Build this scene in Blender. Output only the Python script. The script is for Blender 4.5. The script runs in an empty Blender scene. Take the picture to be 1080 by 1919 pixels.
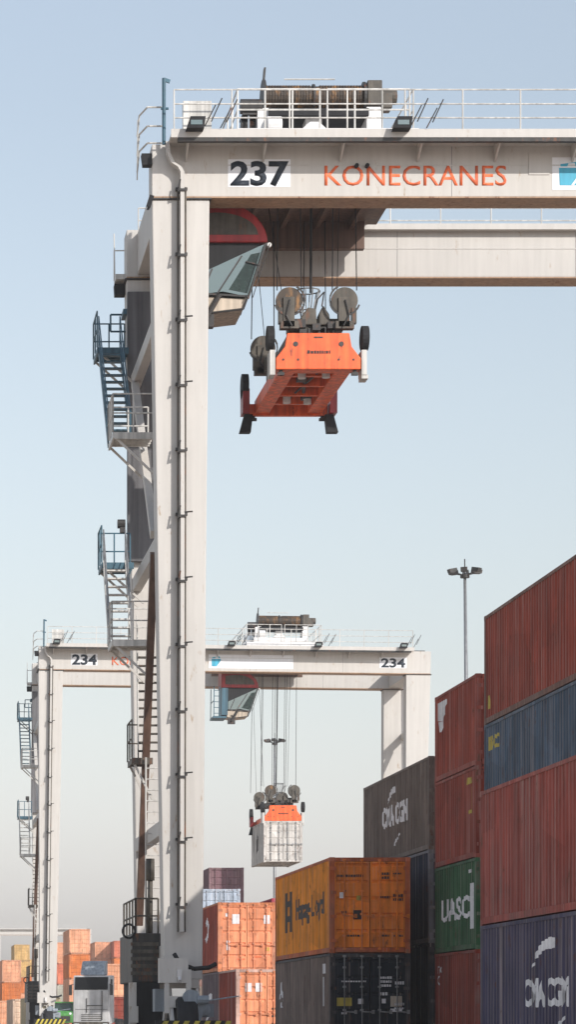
import bpy, bmesh, math, random
from mathutils import Vector, Matrix
random.seed(7)
C = bpy.context.scene
COL = C.collection
# ------------------------------------------------------------------ camera, sky, sun, exposure
F = 5300.0; VX = -200.0; VY = 1912.0; EYE = 0.85; W_, H_ = 1080.0, 1919.0
cd = bpy.data.cameras.new('camera'); cam = bpy.data.objects.new('camera', cd); COL.objects.link(cam)
cam.location = (0, 0, EYE); cam.rotation_euler = (math.pi/2, 0, 0)
cd.sensor_fit = 'HORIZONTAL'; cd.sensor_width = 36.0; cd.lens = F/W_*36.0
cd.shift_x = (W_/2-VX)/W_; cd.shift_y = (VY-H_/2)/W_
cd.clip_start = 0.5; cd.clip_end = 20000
C.camera = cam
SUN_EL = math.radians(28.0); SUN_A = math.radians(33.7)
w = bpy.data.worlds.new('World'); C.world = w; w.use_nodes = True
nt = w.node_tree; nt.nodes.clear()
sky = nt.nodes.new('ShaderNodeTexSky'); sky.sky_type = 'NISHITA'; sky.sun_disc = False
sky.sun_elevation = SUN_EL; sky.sun_rotation = math.pi - SUN_A
sky.air_density = 2.2; sky.dust_density = 1.5; sky.ozone_density = 1.5; sky.altitude = 0
bg = nt.nodes.new('ShaderNodeBackground'); bg.inputs[1].default_value = 0.15
wo = nt.nodes.new('ShaderNodeOutputWorld')
hs = nt.nodes.new('ShaderNodeHueSaturation'); hs.inputs['Saturation'].default_value = 0.43; hs.inputs['Value'].default_value = 0.80
nt.links.new(sky.outputs[0], hs.inputs['Color']); tm = nt.nodes.new('ShaderNodeVectorMath'); tm.operation = 'MULTIPLY'; tm.inputs[1].default_value = (0.785, 0.86, 1.045)
nt.links.new(hs.outputs[0], tm.inputs[0]); nt.links.new(tm.outputs[0], bg.inputs[0]); nt.links.new(bg.outputs[0], wo.inputs[0])
sl = bpy.data.lights.new('sun', 'SUN'); sl.energy = 2.9; sl.angle = math.radians(0.5); sl.color = (1.0, 0.95, 0.89)
sun = bpy.data.objects.new('sun', sl); COL.objects.link(sun)
sd = Vector((math.sin(SUN_A)*math.cos(SUN_EL), -math.cos(SUN_A)*math.cos(SUN_EL), math.sin(SUN_EL)))
sun.rotation_euler = sd.to_track_quat('Z', 'Y').to_euler(); sun.location = (60, -60, 80)
C.view_settings.view_transform = 'Standard'; C.view_settings.look = 'None'
C.view_settings.exposure = 0.5; C.view_settings.gamma = 1.0
try:
    C.cycles.max_bounces = 8; C.cycles.volume_bounces = 0
except Exception: pass

# ------------------------------------------------------------------ materials
def nodes_of(m): return m.node_tree.nodes, m.node_tree.links
def paint(name, col, rough=0.5, metal=0.0, dirt=0.35, scale=1.2, rust=0.0, objcol=False, ridge=False, streak=0.4, rustcol=(0.16,0.06,0.025), spec=0.4, fade=0.0):
    m = bpy.data.materials.new(name); m.use_nodes = True
    N, L = nodes_of(m); b = N['Principled BSDF']
    tc = N.new('ShaderNodeTexCoord'); oi = N.new('ShaderNodeObjectInfo')
    add = N.new('ShaderNodeVectorMath'); add.operation = 'ADD'
    mul = N.new('ShaderNodeMath'); mul.operation = 'MULTIPLY'; mul.inputs[1].default_value = 57.0
    L.new(oi.outputs['Random'], mul.inputs[0]); L.new(tc.outputs['Object'], add.inputs[0]); L.new(mul.outputs[0], add.inputs[1])
    n1 = N.new('ShaderNodeTexNoise'); n1.inputs['Scale'].default_value = scale; n1.inputs['Detail'].default_value = 6; n1.inputs['Roughness'].default_value = 0.65
    L.new(add.outputs[0], n1.inputs['Vector'])
    mp = N.new('ShaderNodeMapping'); mp.inputs['Scale'].default_value = (5.5, 5.5, 0.28); L.new(add.outputs[0], mp.inputs[0])
    n2 = N.new('ShaderNodeTexNoise'); n2.inputs['Scale'].default_value = 1.3; n2.inputs['Detail'].default_value = 4; L.new(mp.outputs[0], n2.inputs['Vector'])
    r1 = N.new('ShaderNodeMapRange'); r1.inputs[1].default_value = 0.3; r1.inputs[2].default_value = 0.72; r1.inputs[3].default_value = 1-dirt; r1.inputs[4].default_value = 1+dirt*0.25
    L.new(n1.outputs[0], r1.inputs[0])
    r2 = N.new('ShaderNodeMapRange'); r2.inputs[1].default_value = 0.35; r2.inputs[2].default_value = 0.7; r2.inputs[3].default_value = 1+streak*0.25; r2.inputs[4].default_value = 1-streak
    L.new(n2.outputs[0], r2.inputs[0])
    mm = N.new('ShaderNodeMath'); mm.operation = 'MULTIPLY'; L.new(r1.outputs[0], mm.inputs[0]); L.new(r2.outputs[0], mm.inputs[1])
    vm = N.new('ShaderNodeVectorMath'); vm.operation = 'SCALE'
    if objcol: L.new(oi.outputs['Color'], vm.inputs[0])
    else: vm.inputs[0].default_value = col
    L.new(mm.outputs[0], vm.inputs['Scale'])
    last = vm.outputs[0]
    if objcol:                                         # fine scuffed vertical scratches left by handling
        mp5 = N.new('ShaderNodeMapping'); mp5.inputs['Scale'].default_value = (9, 9, 0.09); L.new(add.outputs[0], mp5.inputs[0])
        n5 = N.new('ShaderNodeTexNoise'); n5.inputs['Scale'].default_value = 1.6; n5.inputs['Detail'].default_value = 5; L.new(mp5.outputs[0], n5.inputs['Vector'])
        r5 = N.new('ShaderNodeMapRange'); r5.inputs[1].default_value = 0.56; r5.inputs[2].default_value = 0.74; r5.inputs[4].default_value = 0.38; L.new(n5.outputs[0], r5.inputs[0])
        x5 = N.new('ShaderNodeMix'); x5.data_type = 'RGBA'; L.new(r5.outputs[0], x5.inputs[0]); L.new(last, x5.inputs[6]); x5.inputs[7].default_value = (0.62, 0.50, 0.44, 1)
        last = x5.outputs[2]
        n6 = N.new('ShaderNodeTexVoronoi'); n6.inputs['Scale'].default_value = 0.9; mp6 = N.new('ShaderNodeMapping'); mp6.inputs['Scale'].default_value = (1.0, 0.55, 0.8); L.new(add.outputs[0], mp6.inputs[0]); L.new(mp6.outputs[0], n6.inputs['Vector'])
        sp6 = N.new('ShaderNodeSeparateColor'); L.new(n6.outputs['Color'], sp6.inputs[0])
        r6 = N.new('ShaderNodeMapRange'); r6.inputs[1].default_value = 0.0; r6.inputs[2].default_value = 1.0; r6.inputs[3].default_value = 0.86; r6.inputs[4].default_value = 1.12; L.new(sp6.outputs[0], r6.inputs[0])
        v6 = N.new('ShaderNodeVectorMath'); v6.operation = 'SCALE'; L.new(last, v6.inputs[0]); L.new(r6.outputs[0], v6.inputs['Scale']); last = v6.outputs[0]
    if fade > 0:                                       # chalky sun-bleached patches
        n4 = N.new('ShaderNodeTexNoise'); n4.inputs['Scale'].default_value = 0.55; n4.inputs['Detail'].default_value = 5; L.new(add.outputs[0], n4.inputs['Vector'])
        r4 = N.new('ShaderNodeMapRange'); r4.inputs[1].default_value = 0.4; r4.inputs[2].default_value = 0.75; r4.inputs[3].default_value = 0; r4.inputs[4].default_value = fade
        L.new(n4.outputs[0], r4.inputs[0])
        x4 = N.new('ShaderNodeMix'); x4.data_type = 'RGBA'; L.new(r4.outputs[0], x4.inputs[0]); L.new(last, x4.inputs[6]); x4.inputs[7].default_value = (0.42, 0.36, 0.33, 1)
        last = x4.outputs[2]
    if ridge:                                          # paler bands along the fold lines of the corrugation
        sx_ = N.new('ShaderNodeSeparateXYZ'); L.new(tc.outputs['Object'], sx_.inputs[0])
        dv = N.new('ShaderNodeMath'); dv.operation = 'DIVIDE'; dv.inputs[1].default_value = 0.278; L.new(sx_.outputs[1], dv.inputs[0])
        fr_ = N.new('ShaderNodeMath'); fr_.operation = 'FRACT'; L.new(dv.outputs[0], fr_.inputs[0])
        acc = None
        for c_, w_ in ((0.045, 0.045), (0.80, 0.05)):
            cp = N.new('ShaderNodeMath'); cp.operation = 'COMPARE'; cp.inputs[1].default_value = c_; cp.inputs[2].default_value = w_; L.new(fr_.outputs[0], cp.inputs[0])
            if acc is None: acc = cp
            else:
                ad = N.new('ShaderNodeMath'); ad.operation = 'ADD'; L.new(acc.outputs[0], ad.inputs[0]); L.new(cp.outputs[0], ad.inputs[1]); acc = ad
        mp7 = N.new('ShaderNodeMapping'); mp7.inputs['Scale'].default_value = (1.5, 1.5, 0.3); L.new(add.outputs[0], mp7.inputs[0])
        n7 = N.new('ShaderNodeTexNoise'); n7.inputs['Scale'].default_value = 1.7; n7.inputs['Detail'].default_value = 4; L.new(mp7.outputs[0], n7.inputs['Vector'])
        r7 = N.new('ShaderNodeMapRange'); r7.inputs[1].default_value = 0.36; r7.inputs[2].default_value = 0.66; r7.inputs[3].default_value = 0.05; r7.inputs[4].default_value = 0.55; L.new(n7.outputs[0], r7.inputs[0])
        m7 = N.new('ShaderNodeMath'); m7.operation = 'MULTIPLY'; L.new(acc.outputs[0], m7.inputs[0]); L.new(r7.outputs[0], m7.inputs[1])
        l7 = N.new('ShaderNodeMix'); l7.data_type = 'RGBA'; l7.inputs[0].default_value = 0.6; L.new(last, l7.inputs[6]); l7.inputs[7].default_value = (0.62, 0.50, 0.45, 1)
        x7 = N.new('ShaderNodeMix'); x7.data_type = 'RGBA'; L.new(m7.outputs[0], x7.inputs[0]); L.new(last, x7.inputs[6]); L.new(l7.outputs[2], x7.inputs[7]); last = x7.outputs[2]
    if rust > 0:
        n3 = N.new('ShaderNodeTexNoise'); n3.inputs['Scale'].default_value = 3.2; n3.inputs['Detail'].default_value = 8; n3.inputs['Roughness'].default_value = 0.7
        mp3 = N.new('ShaderNodeMapping'); mp3.inputs['Scale'].default_value = (1.6, 1.6, 0.45); L.new(add.outputs[0], mp3.inputs[0]); L.new(mp3.outputs[0], n3.inputs['Vector'])
        r3 = N.new('ShaderNodeMapRange'); r3.inputs[1].default_value = 0.62-rust*0.12; r3.inputs[2].default_value = 0.72-rust*0.06; L.new(n3.outputs[0], r3.inputs[0])
        x3 = N.new('ShaderNodeMix'); x3.data_type = 'RGBA'; L.new(r3.outputs[0], x3.inputs[0]); L.new(last, x3.inputs[6]); x3.inputs[7].default_value = (*rustcol, 1)
        last = x3.outputs[2]
    L.new(last, b.inputs['Base Color'])
    rr = N.new('ShaderNodeMapRange'); rr.inputs[3].default_value = max(0.05, rough-0.12); rr.inputs[4].default_value = min(1, rough+0.15)
    L.new(n1.outputs[0], rr.inputs[0]); L.new(rr.outputs[0], b.inputs['Roughness'])
    b.inputs['Metallic'].default_value = metal
    b.inputs['Specular IOR Level'].default_value = spec
    return m
M = {
 'brace': paint('brace_brown', (0.15, 0.085, 0.06), 0.6, dirt=0.3), 'shade_joint': paint('shade_joint_grey', (0.15, 0.148, 0.155), 0.6, dirt=0.2),
 'crane': paint('crane_paint', (0.525, 0.50, 0.465), 0.6, dirt=0.06, streak=0.07, rust=0.04, rustcol=(0.34,0.25,0.17), scale=0.6),
 'crane_edge': paint('crane_edge_paint', (0.42, 0.27, 0.17), 0.6, dirt=0.25, streak=0.2, rust=0.5),
 'rail': paint('railing_paint', (0.62, 0.60, 0.56), 0.5, dirt=0.15),
 'stair': paint('teal_steel', (0.06, 0.14, 0.19), 0.5, dirt=0.3),
 'darkst': paint('dark_steel', (0.045, 0.042, 0.04), 0.55, dirt=0.4, rust=0.4),
 'grey': paint('greased_grey_steel', (0.115, 0.10, 0.08), 0.6, dirt=0.55, rust=0.4, scale=3),
 'drum': paint('wire_wound_drum', (0.07, 0.05, 0.035), 0.6, dirt=0.5, rust=0.9, rustcol=(0.30,0.15,0.05), scale=2),
 'black': paint('black_rubber', (0.018, 0.018, 0.02), 0.8, dirt=0.3),
 'white': paint('white_paint', (0.74, 0.72, 0.70), 0.5, dirt=0.18, streak=0.15),
 'cabwhite': paint('truck_white', (0.50, 0.50, 0.50), 0.5, dirt=0.25, streak=0.2),
 'darkgreen': paint('seat_shadow_green', (0.015, 0.035, 0.028), 0.25, dirt=0.5, scale=3),
 'plate': paint('plate_white', (0.76, 0.77, 0.79), 0.5, dirt=0.06, streak=0.05),
 'orange': paint('spreader_orange', (0.95, 0.145, 0.032), 0.45, dirt=0.25, rust=0.15, rustcol=(0.10,0.03,0.02), scale=2.5),
 'red': paint('cab_red', (0.32, 0.014, 0.016), 0.4, dirt=0.15),
 'letter_dark': paint('lettering_black', (0.02, 0.03, 0.045), 0.6, dirt=0.2),
 'letter_orange': paint('lettering_orange', (0.85, 0.17, 0.06), 0.55, dirt=0.15),
 'letter_cyan': paint('emblem_cyan', (0.06, 0.42, 0.60), 0.5, dirt=0.15),
 'letter_white': paint('lettering_white', (0.85, 0.82, 0.82), 0.6, dirt=0.25, streak=0.3, scale=4),
 'letter_brown': paint('lettering_brown', (0.035, 0.022, 0.02), 0.6, dirt=0.3, streak=0.3),
 'decal_yellow': paint('decal_yellow', (0.55, 0.42, 0.06), 0.6, dirt=0.3),
 'galv': paint('galvanised_steel', (0.34, 0.34, 0.34), 0.45, metal=0.5, dirt=0.3, scale=5),
 'cont': paint('container_paint', (0.3,0.1,0.05), 0.8, spec=0.12, dirt=0.30, streak=0.34, rust=0.25, objcol=True, fade=0.04, rustcol=(0.11,0.05,0.03), scale=0.9),
 'contside': paint('container_side_paint', (0.3,0.1,0.05), 0.8, spec=0.12, dirt=0.32, streak=0.38, rust=0.30, objcol=True, ridge=True, fade=0.04, rustcol=(0.11,0.05,0.03), scale=0.9),
 'contframe': paint('container_frame_paint', (0.3,0.1,0.05), 0.8, spec=0.15, dirt=0.35, streak=0.3, rust=0.55, objcol=True, fade=0.25, rustcol=(0.14,0.075,0.05), scale=1.5),
 'yellow': paint('hazard_yellow', (0.62, 0.50, 0.06), 0.55, dirt=0.4),
 'soffit': paint('cab_floor_beige', (0.55, 0.46, 0.36), 0.6, dirt=0.2),
 'blue': paint('motor_blue_grey', (0.30, 0.34, 0.38), 0.5, dirt=0.3),
 'green': paint('green_paint', (0.10, 0.34, 0.08), 0.5, dirt=0.4),
}
def mat_glass(name, col, rough=0.08):
    m = bpy.data.materials.new(name); m.use_nodes = True
    b = m.node_tree.nodes['Principled BSDF']; N, L = nodes_of(m)
    n = N.new('ShaderNodeTexNoise'); n.inputs['Scale'].default_value = 1.5
    r = N.new('ShaderNodeMapRange'); r.inputs[3].default_value = rough; r.inputs[4].default_value = rough+0.12; L.new(n.outputs[0], r.inputs[0]); L.new(r.outputs[0], b.inputs['Roughness'])
    b.inputs['Base Color'].default_value = (*col, 1); b.inputs['Specular IOR Level'].default_value = 1.0; b.inputs['IOR'].default_value = 1.8
    b.inputs['Coat Weight'].default_value = 0.6
    return m
M['glass'] = mat_glass('cab_glass', (0.03, 0.07, 0.06))
M['glassdark'] = mat_glass('windscreen_glass', (0.004, 0.005, 0.006), 0.55); M['glassdark'].node_tree.nodes['Principled BSDF'].inputs['Specular IOR Level'].default_value = 0.08; M['glassdark'].node_tree.nodes['Principled BSDF'].inputs['Coat Weight'].default_value = 0.0
def mat_ground():
    m = bpy.data.materials.new('worn_light_concrete'); m.use_nodes = True
    N, L = nodes_of(m); b = N['Principled BSDF']
    tc = N.new('ShaderNodeTexCoord')
    n = N.new('ShaderNodeTexNoise'); n.inputs['Scale'].default_value = 0.15; n.inputs['Detail'].default_value = 8; L.new(tc.outputs['Object'], n.inputs['Vector'])
    n2 = N.new('ShaderNodeTexNoise'); n2.inputs['Scale'].default_value = 60; n2.inputs['Detail'].default_value = 3; L.new(tc.outputs['Object'], n2.inputs['Vector'])
    cr = N.new('ShaderNodeValToRGB'); cr.color_ramp.elements[0].position = 0.3; cr.color_ramp.elements[0].color = (0.40,0.32,0.25,1); cr.color_ramp.elements[1].position = 0.7; cr.color_ramp.elements[1].color = (0.58,0.47,0.37,1)
    L.new(n.outputs[0], cr.inputs[0])
    mx = N.new('ShaderNodeMix'); mx.data_type = 'RGBA'; mx.blend_type = 'MULTIPLY'; mx.inputs[0].default_value = 0.12; L.new(cr.outputs[0], mx.inputs[6]); L.new(n2.outputs['Color'], mx.inputs[7])
    L.new(mx.outputs[2], b.inputs['Base Color']); b.inputs['Roughness'].default_value = 0.9
    bp = N.new('ShaderNodeBump'); bp.inputs['Strength'].default_value = 0.3; L.new(n2.outputs[0], bp.inputs['Height']); L.new(bp.outputs[0], b.inputs['Normal'])
    return m
M['ground'] = mat_ground()

# ------------------------------------------------------------------ mesh helpers
class MB:
    def __init__(s): s.v = []; s.f = []
    def add(s, vs, fs):
        o = len(s.v); s.v += [tuple(v) for v in vs]; s.f += [tuple(o+i for i in f) for f in fs]; return s
    def box(s, x0, x1, y0, y1, z0, z1):
        vs = [(x0,y0,z0),(x1,y0,z0),(x1,y1,z0),(x0,y1,z0),(x0,y0,z1),(x1,y0,z1),(x1,y1,z1),(x0,y1,z1)]
        return s.add(vs, [(0,3,2,1),(4,5,6,7),(0,1,5,4),(1,2,6,5),(2,3,7,6),(3,0,4,7)])
    def frus(s, a, b):      # a, b = (x0,x1,y0,y1,z)
        vs = [(a[0],a[2],a[4]),(a[1],a[2],a[4]),(a[1],a[3],a[4]),(a[0],a[3],a[4]),(b[0],b[2],b[4]),(b[1],b[2],b[4]),(b[1],b[3],b[4]),(b[0],b[3],b[4])]
        return s.add(vs, [(0,3,2,1),(4,5,6,7),(0,1,5,4),(1,2,6,5),(2,3,7,6),(3,0,4,7)])
    def bar(s, p, q, w=0.05, h=None, up=(0,0,1)):
        h = h or w; p = Vector(p); q = Vector(q); d = (q-p).normalized(); u = Vector(up)
        if abs(d.dot(u)) > 0.98: u = Vector((0,1,0))
        a = d.cross(u).normalized()*(w/2); b = a.cross(d).normalized()*(h/2)
        vs = [p-a-b, p+a-b, p+a+b, p-a+b, q-a-b, q+a-b, q+a+b, q-a+b]
        return s.add(vs, [(0,1,2,3),(7,6,5,4),(0,4,5,1),(1,5,6,2),(2,6,7,3),(3,7,4,0)])
    def tube(s, p, q, r=0.03, n=8, r2=None):
        p = Vector(p); q = Vector(q); d = (q-p).normalized(); u = Vector((0,0,1)) if abs(d.z) < 0.9 else Vector((1,0,0))
        a = d.cross(u).normalized(); b = d.cross(a).normalized(); r2 = r if r2 is None else r2
        vs = [p+(a*math.cos(t)+b*math.sin(t))*r for t in [2*math.pi*i/n for i in range(n)]] + [q+(a*math.cos(t)+b*math.sin(t))*r2 for t in [2*math.pi*i/n for i in range(n)]]
        fs = [(i, (i+1)%n, n+(i+1)%n, n+i) for i in range(n)] + [tuple(range(n-1,-1,-1)), tuple(range(n,2*n))]
        return s.add(vs, fs)
    def path(s, pts, r=0.03, n=6):
        for a, b in zip(pts[:-1], pts[1:]): s.tube(a, b, r, n)
        return s
    def prism(s, poly, a, b, axis='y'):    # poly in the plane perpendicular to axis
        def P(u, v, t): return {'y': (u,t,v), 'x': (t,u,v), 'z': (u,v,t)}[axis]
        n = len(poly); vs = [P(u,v,a) for u,v in poly] + [P(u,v,b) for u,v in poly]
        return s.add(vs, [tuple(range(n)), tuple(range(2*n-1,n-1,-1))] + [(i, n+i, n+(i+1)%n, (i+1)%n) for i in range(n)])
    def mesh(s, name, fix=True):
        me = bpy.data.meshes.new(name); me.from_pydata(s.v, [], s.f)
        if fix:
            bm = bmesh.new(); bm.from_mesh(me); bmesh.ops.recalc_face_normals(bm, faces=bm.faces); bm.to_mesh(me); bm.free()
        return me
    def build(s, name, mat, parent=None, smooth=False, bevel=0.0):
        me = s.mesh(name)
        me.materials.append(M[mat] if isinstance(mat, str) else mat)
        if smooth:
            for p in me.polygons: p.use_smooth = len(p.vertices) == 4
        o = bpy.data.objects.new(name, me); COL.objects.link(o)
        if parent: o.parent = parent
        if bevel > 0:
            bv = o.modifiers.new('bevel', 'BEVEL'); bv.width = bevel; bv.segments = 2; bv.limit_method = 'ANGLE'; bv.harden_normals = False
        return o
def empty(name, loc=(0,0,0), label=None, cat=None, group=None, rz=0):
    o = bpy.data.objects.new(name, None); COL.objects.link(o); o.location = loc; o.rotation_euler = (0,0,rz); o.empty_display_size = 0.5
    if label: o['label'] = label
    if cat: o['category'] = cat
    if group: o['group'] = group
    return o
def at(px, py, Y): return Vector(((px-VX)/F*Y, Y, EYE+(VY-py)/F*Y))
def instance(name, me, parent, color=None, loc=None):
    o = bpy.data.objects.new(name, me); COL.objects.link(o); o.parent = parent
    if color: o.color = (*color, 1)
    if loc: o.location = loc
    return o
def rect_frame(mb, x0, x1, z0, z1, y, t, d): # open frame in xz
    mb.box(x0,x1,y,y+d,z0,z0+t).box(x0,x1,y,y+d,z1-t,z1).box(x0,x0+t,y,y+d,z0+t,z1-t).box(x1-t,x1,y,y+d,z0+t,z1-t)

# ---- lettering: built-in vector font turned into thin meshes
def text_bm(body, height, bold=0.0, sx=1.0, depth=0.0, spacing=1.0):
    cu = bpy.data.curves.new('t', 'FONT'); cu.body = body; cu.size = 1.0; cu.offset = bold; cu.extrude = depth; cu.space_character = spacing; cu.resolution_u = 3
    o = bpy.data.objects.new('t', cu); COL.objects.link(o)
    dg = bpy.context.evaluated_depsgraph_get(); me = bpy.data.meshes.new_from_object(o.evaluated_get(dg))
    bpy.data.objects.remove(o); bpy.data.curves.remove(cu)
    bm = bmesh.new(); bm.from_mesh(me); bpy.data.meshes.remove(me)
    xs = [v.co.x for v in bm.verts]; ys = [v.co.y for v in bm.verts]
    x0, y0, y1 = min(xs), min(ys), max(ys); k = height/0.72
    for v in bm.verts: v.co.x = (v.co.x-x0)*k*sx; v.co.y = v.co.y*k
    return bm
def poly_bm(polys):
    bm = bmesh.new()
    for p in polys:
        try: bm.faces.new([bm.verts.new((x,y,0)) for x,y in p])
        except Exception: pass
    return bm
def bm_obj(bm, name, mat, parent):
    me = bpy.data.meshes.new(name); bm.to_mesh(me); bm.free(); me.materials.append(M[mat])
    o = bpy.data.objects.new(name, me); COL.objects.link(o); o.parent = parent; return o
def text_front(body, x, z, y, height, mat, parent, width=None, bold=0.0, name='lettering'):
    bm = text_bm(body, height, bold)
    wx = max(v.co.x for v in bm.verts); k = (width/wx) if width else 1
    r = bmesh.ops.extrude_face_region(bm, geom=bm.faces[:])
    for e in r['geom']:
        if isinstance(e, bmesh.types.BMVert): e.co.z -= 0.008
    for v in bm.verts: v.co = Vector((x+v.co.x*k, y-0.004+(-v.co.z if v.co.z < 0 else 0)-0.004, z+v.co.y))
    bmesh.ops.recalc_face_normals(bm, faces=bm.faces)
    return bm_obj(bm, name, mat, parent)

# ------------------------------------------------------------------ ground
g = MB(); g.add([(-4000,-200,0),(4000,-200,0),(4000,9000,0),(-4000,9000,0)], [(0,1,2,3)])
go = g.build('ground', 'ground'); go['kind'] = 'structure'

# ------------------------------------------------------------------ shipping containers
CW = 2.438; PITCH = 0.278; DEP = 0.043
def prof(t):   # corrugation depth (inwards) at distance t along the panel
    u = (t % PITCH)/PITCH
    if u < 0.26: return 0.0
    if u < 0.5: return DEP*(u-0.26)/0.24
    if u < 0.76: return DEP
    return DEP*(1-(u-0.76)/0.24)
_cc = {}
def cont_meshes(L, H, full=True):
    key = (L, H, full)
    if key in _cc: return _cc[key]
    h = CW/2; d = {}
    fr = MB()
    for sx in (-1, 1):
        for y0 in (0, L-0.15):
            fr.box(min(sx*h, sx*(h-0.15)), max(sx*h, sx*(h-0.15)), y0, y0+0.15, 0.118, H-0.118)
        xs = sorted((sx*(h-0.002), sx*(h-0.09)))
        fr.box(xs[0], xs[1], 0.178, L-0.178, H-0.085, H-0.005)
        fr.box(xs[0], xs[1], 0.178, L-0.178, 0.03, 0.17)
    for y0, y1 in ((0.004,0.12), (L-0.12,L-0.004)):
        fr.box(-h+0.178, h-0.178, y0, y1, H-0.12, H-0.008); fr.box(-h+0.178, h-0.178, y0, y1, 0.03, 0.17)
    for k in range(int(L/1.2)):       # floor cross members seen from below
        fr.box(-h+0.09, h-0.09, 0.5+k*1.2, 0.56+k*1.2, 0.04, 0.14)
    fr.box(-h+0.09, h-0.09, 0.12, L-0.12, 0.141, 0.17)
    d['frame'] = (fr, 'contframe')
    ca = MB()
    for sx in (-1, 1):
        for y0 in (-0.004, L-0.174):
            for z0 in (0, H-0.118):
                xs = sorted((sx*(h+0.004), sx*(h-0.162))); ca.box(xs[0], xs[1], y0, y0+0.178, z0, z0+0.118)
    ca = MB(); ca.box(-0.083,0.083,0,0.178,0,0.118); d['corner_casting'] = (ca, 'contframe')
    def side(sx):
        p = MB(); z0, z1 = 0.17, H-0.085; pts = []
        t = 0.15
        br = sorted(set([0.15, L-0.15]+[k*PITCH+f*PITCH for k in range(int(L/PITCH)+1) for f in (0,0.26,0.5,0.76)]))
        br = [b for b in br if 0.15 <= b <= L-0.15]
        vs = []; fs = []
        for b in br:
            x = sx*(h-0.012-prof(b)); vs += [(x,b,z0),(x,b,z1)]
        for i in range(len(br)-1):
            a = 2*i; fs.append((a, a+1, a+3, a+2) if sx > 0 else (a, a+2, a+3, a+1))
        p.add(vs, fs); return p
    d['side_panel'] = (side(-1), 'contside'); d['side_panel_r'] = (side(1), 'contside')
    rf = MB(); rf.box(-h+0.06, h-0.06, 0.12, L-0.12, H-0.05, H-0.025)
    for k in range(int(L/0.5)): rf.box(-h+0.12, h-0.12, 0.3+k*0.5, 0.42+k*0.5, H-0.024, H-0.012)
    d['roof_panel'] = (rf, 'cont')
    bk = MB(); vs = []; fs = []; n = int((CW-0.3)/0.14)
    for i in range(n+1):
        x = -h+0.15+(CW-0.3)*i/n; yy = L-0.02-(0.04 if (i//2)%2 else 0); vs += [(x,yy,0.17),(x,yy,H-0.12)]
    for i in range(n): fs.append((2*i, 2*i+2, 2*i+3, 2*i+1))
    bk.add(vs, fs); d['end_panel'] = (bk, 'cont')
    # doors on the -Y end
    zb, zt = 0.18, H-0.13
    def door(x0, x1):
        p = MB(); n = 5; y = 0.03; hz = (zt-zb-0.1)/n
        p.box(x0, x0+0.05, y-0.012, y+0.03, zb, zt).box(x1-0.05, x1, y-0.012, y+0.03, zb, zt)
        p.box(x0+0.05, x1-0.05, y-0.012, y+0.03, zb, zb+0.05).box(x0+0.05, x1-0.05, y-0.012, y+0.03, zt-0.05, zt)
        vs = []; fs = []; z = zb+0.05
        prf = []
        for k in range(n):
            prf += [(z, 0), (z+hz*0.78, 0), (z+hz*0.84, 0.036), (z+hz*0.94, 0.036)]
            z += hz
        prf.append((zt-0.05, 0))
        for zz, dd in prf: vs += [(x0+0.05, y+dd, zz), (x1-0.05, y+dd, zz)]
        for i in range(len(prf)-1): a = 2*i; fs.append((a, a+1, a+3, a+2))
        p.add(vs, fs); return p
    d['door_l'] = (door(-h+0.155, -0.012), 'cont'); d['door_r'] = (door(0.012, h-0.155), 'cont')
    def bars():
        p = MB()
        for x in (0.0,):
            p.tube((x,-0.035,0.1), (x,-0.035,H-0.06), 0.019, 6)
            for zz in (0.13, zb+0.35, zb+1.0, zb+1.7, zt-0.3, H-0.09): p.box(x-0.05, x+0.05, -0.03, 0.016, zz-0.03, zz+0.03)
            p.bar((x,-0.05,zb+0.95), (x+0.36,-0.05,zb+0.93), 0.02, 0.035)
            p.box(x+0.3, x+0.38, -0.06, 0.0, zb+0.88, zb+1.0)
        return p
    d['lock'] = (bars(), 'lock')
    hg = MB(); hg.box(-0.09, 0.09, -0.012, 0.012, -0.05, 0.05); d['hinge'] = (hg, 'contframe')
    out = {}
    for k, (mb, mt) in d.items():
        me = mb.mesh('container_'+k, fix=True); me.materials.append(M['galv'] if mt == 'lock' else M[mt]); out[k] = me
    # painted lock bars variant
    for k in ('lock',):
        me = out[k].copy(); me.materials.clear(); me.materials.append(M['contframe']); out[k+'_p'] = me
    _cc[key] = out; return out
H9, H8 = 2.896, 2.591
L40, L20 = 12.192, 6.058
def container(xl, yn, zb, L, H, color, label, group, bars='paint', lod=1, framecol=None, doorcol=None):
    m = cont_meshes(L, H); fc = framecol or color; dc = doorcol or color
    o = empty('shipping_container', (xl+CW/2, yn, zb), label, 'container', group)
    instance('frame', m['frame'], o, fc)
    instance('side_panel', m['side_panel'], o, color); instance('side_panel', m['side_panel_r'], o, color)
    instance('roof', m['roof_panel'], o, color); instance('end_panel', m['end_panel'], o, color)
    dl = instance('door', m['door_l'], o, dc); dr = instance('door', m['door_r'], o, dc)
    if lod:
        sfx = '_p' if bars == 'paint' else ''
        for x in (-0.776, -0.248): instance('lock_bar', m['lock'+sfx], dl, dc, (x,0,0))
        for x in (0.248+0.04, 0.776+0.04): instance('lock_bar', m['lock'+sfx], dr, dc, (x,0,0))
        for sx in (-1, 1):
            for k in range(4): instance('hinge', m['hinge'], dl if sx < 0 else dr, fc, (sx*(CW/2-0.11), 0, 0.38+k*(H-0.71)/3))
            for yy in (-0.004, L-0.174):
                for zz in (-0.002, H-0.116): instance('corner_casting', m['corner_casting'], o, fc, (sx*(CW/2-0.079), yy, zz))
    return o, dl, dr
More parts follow.
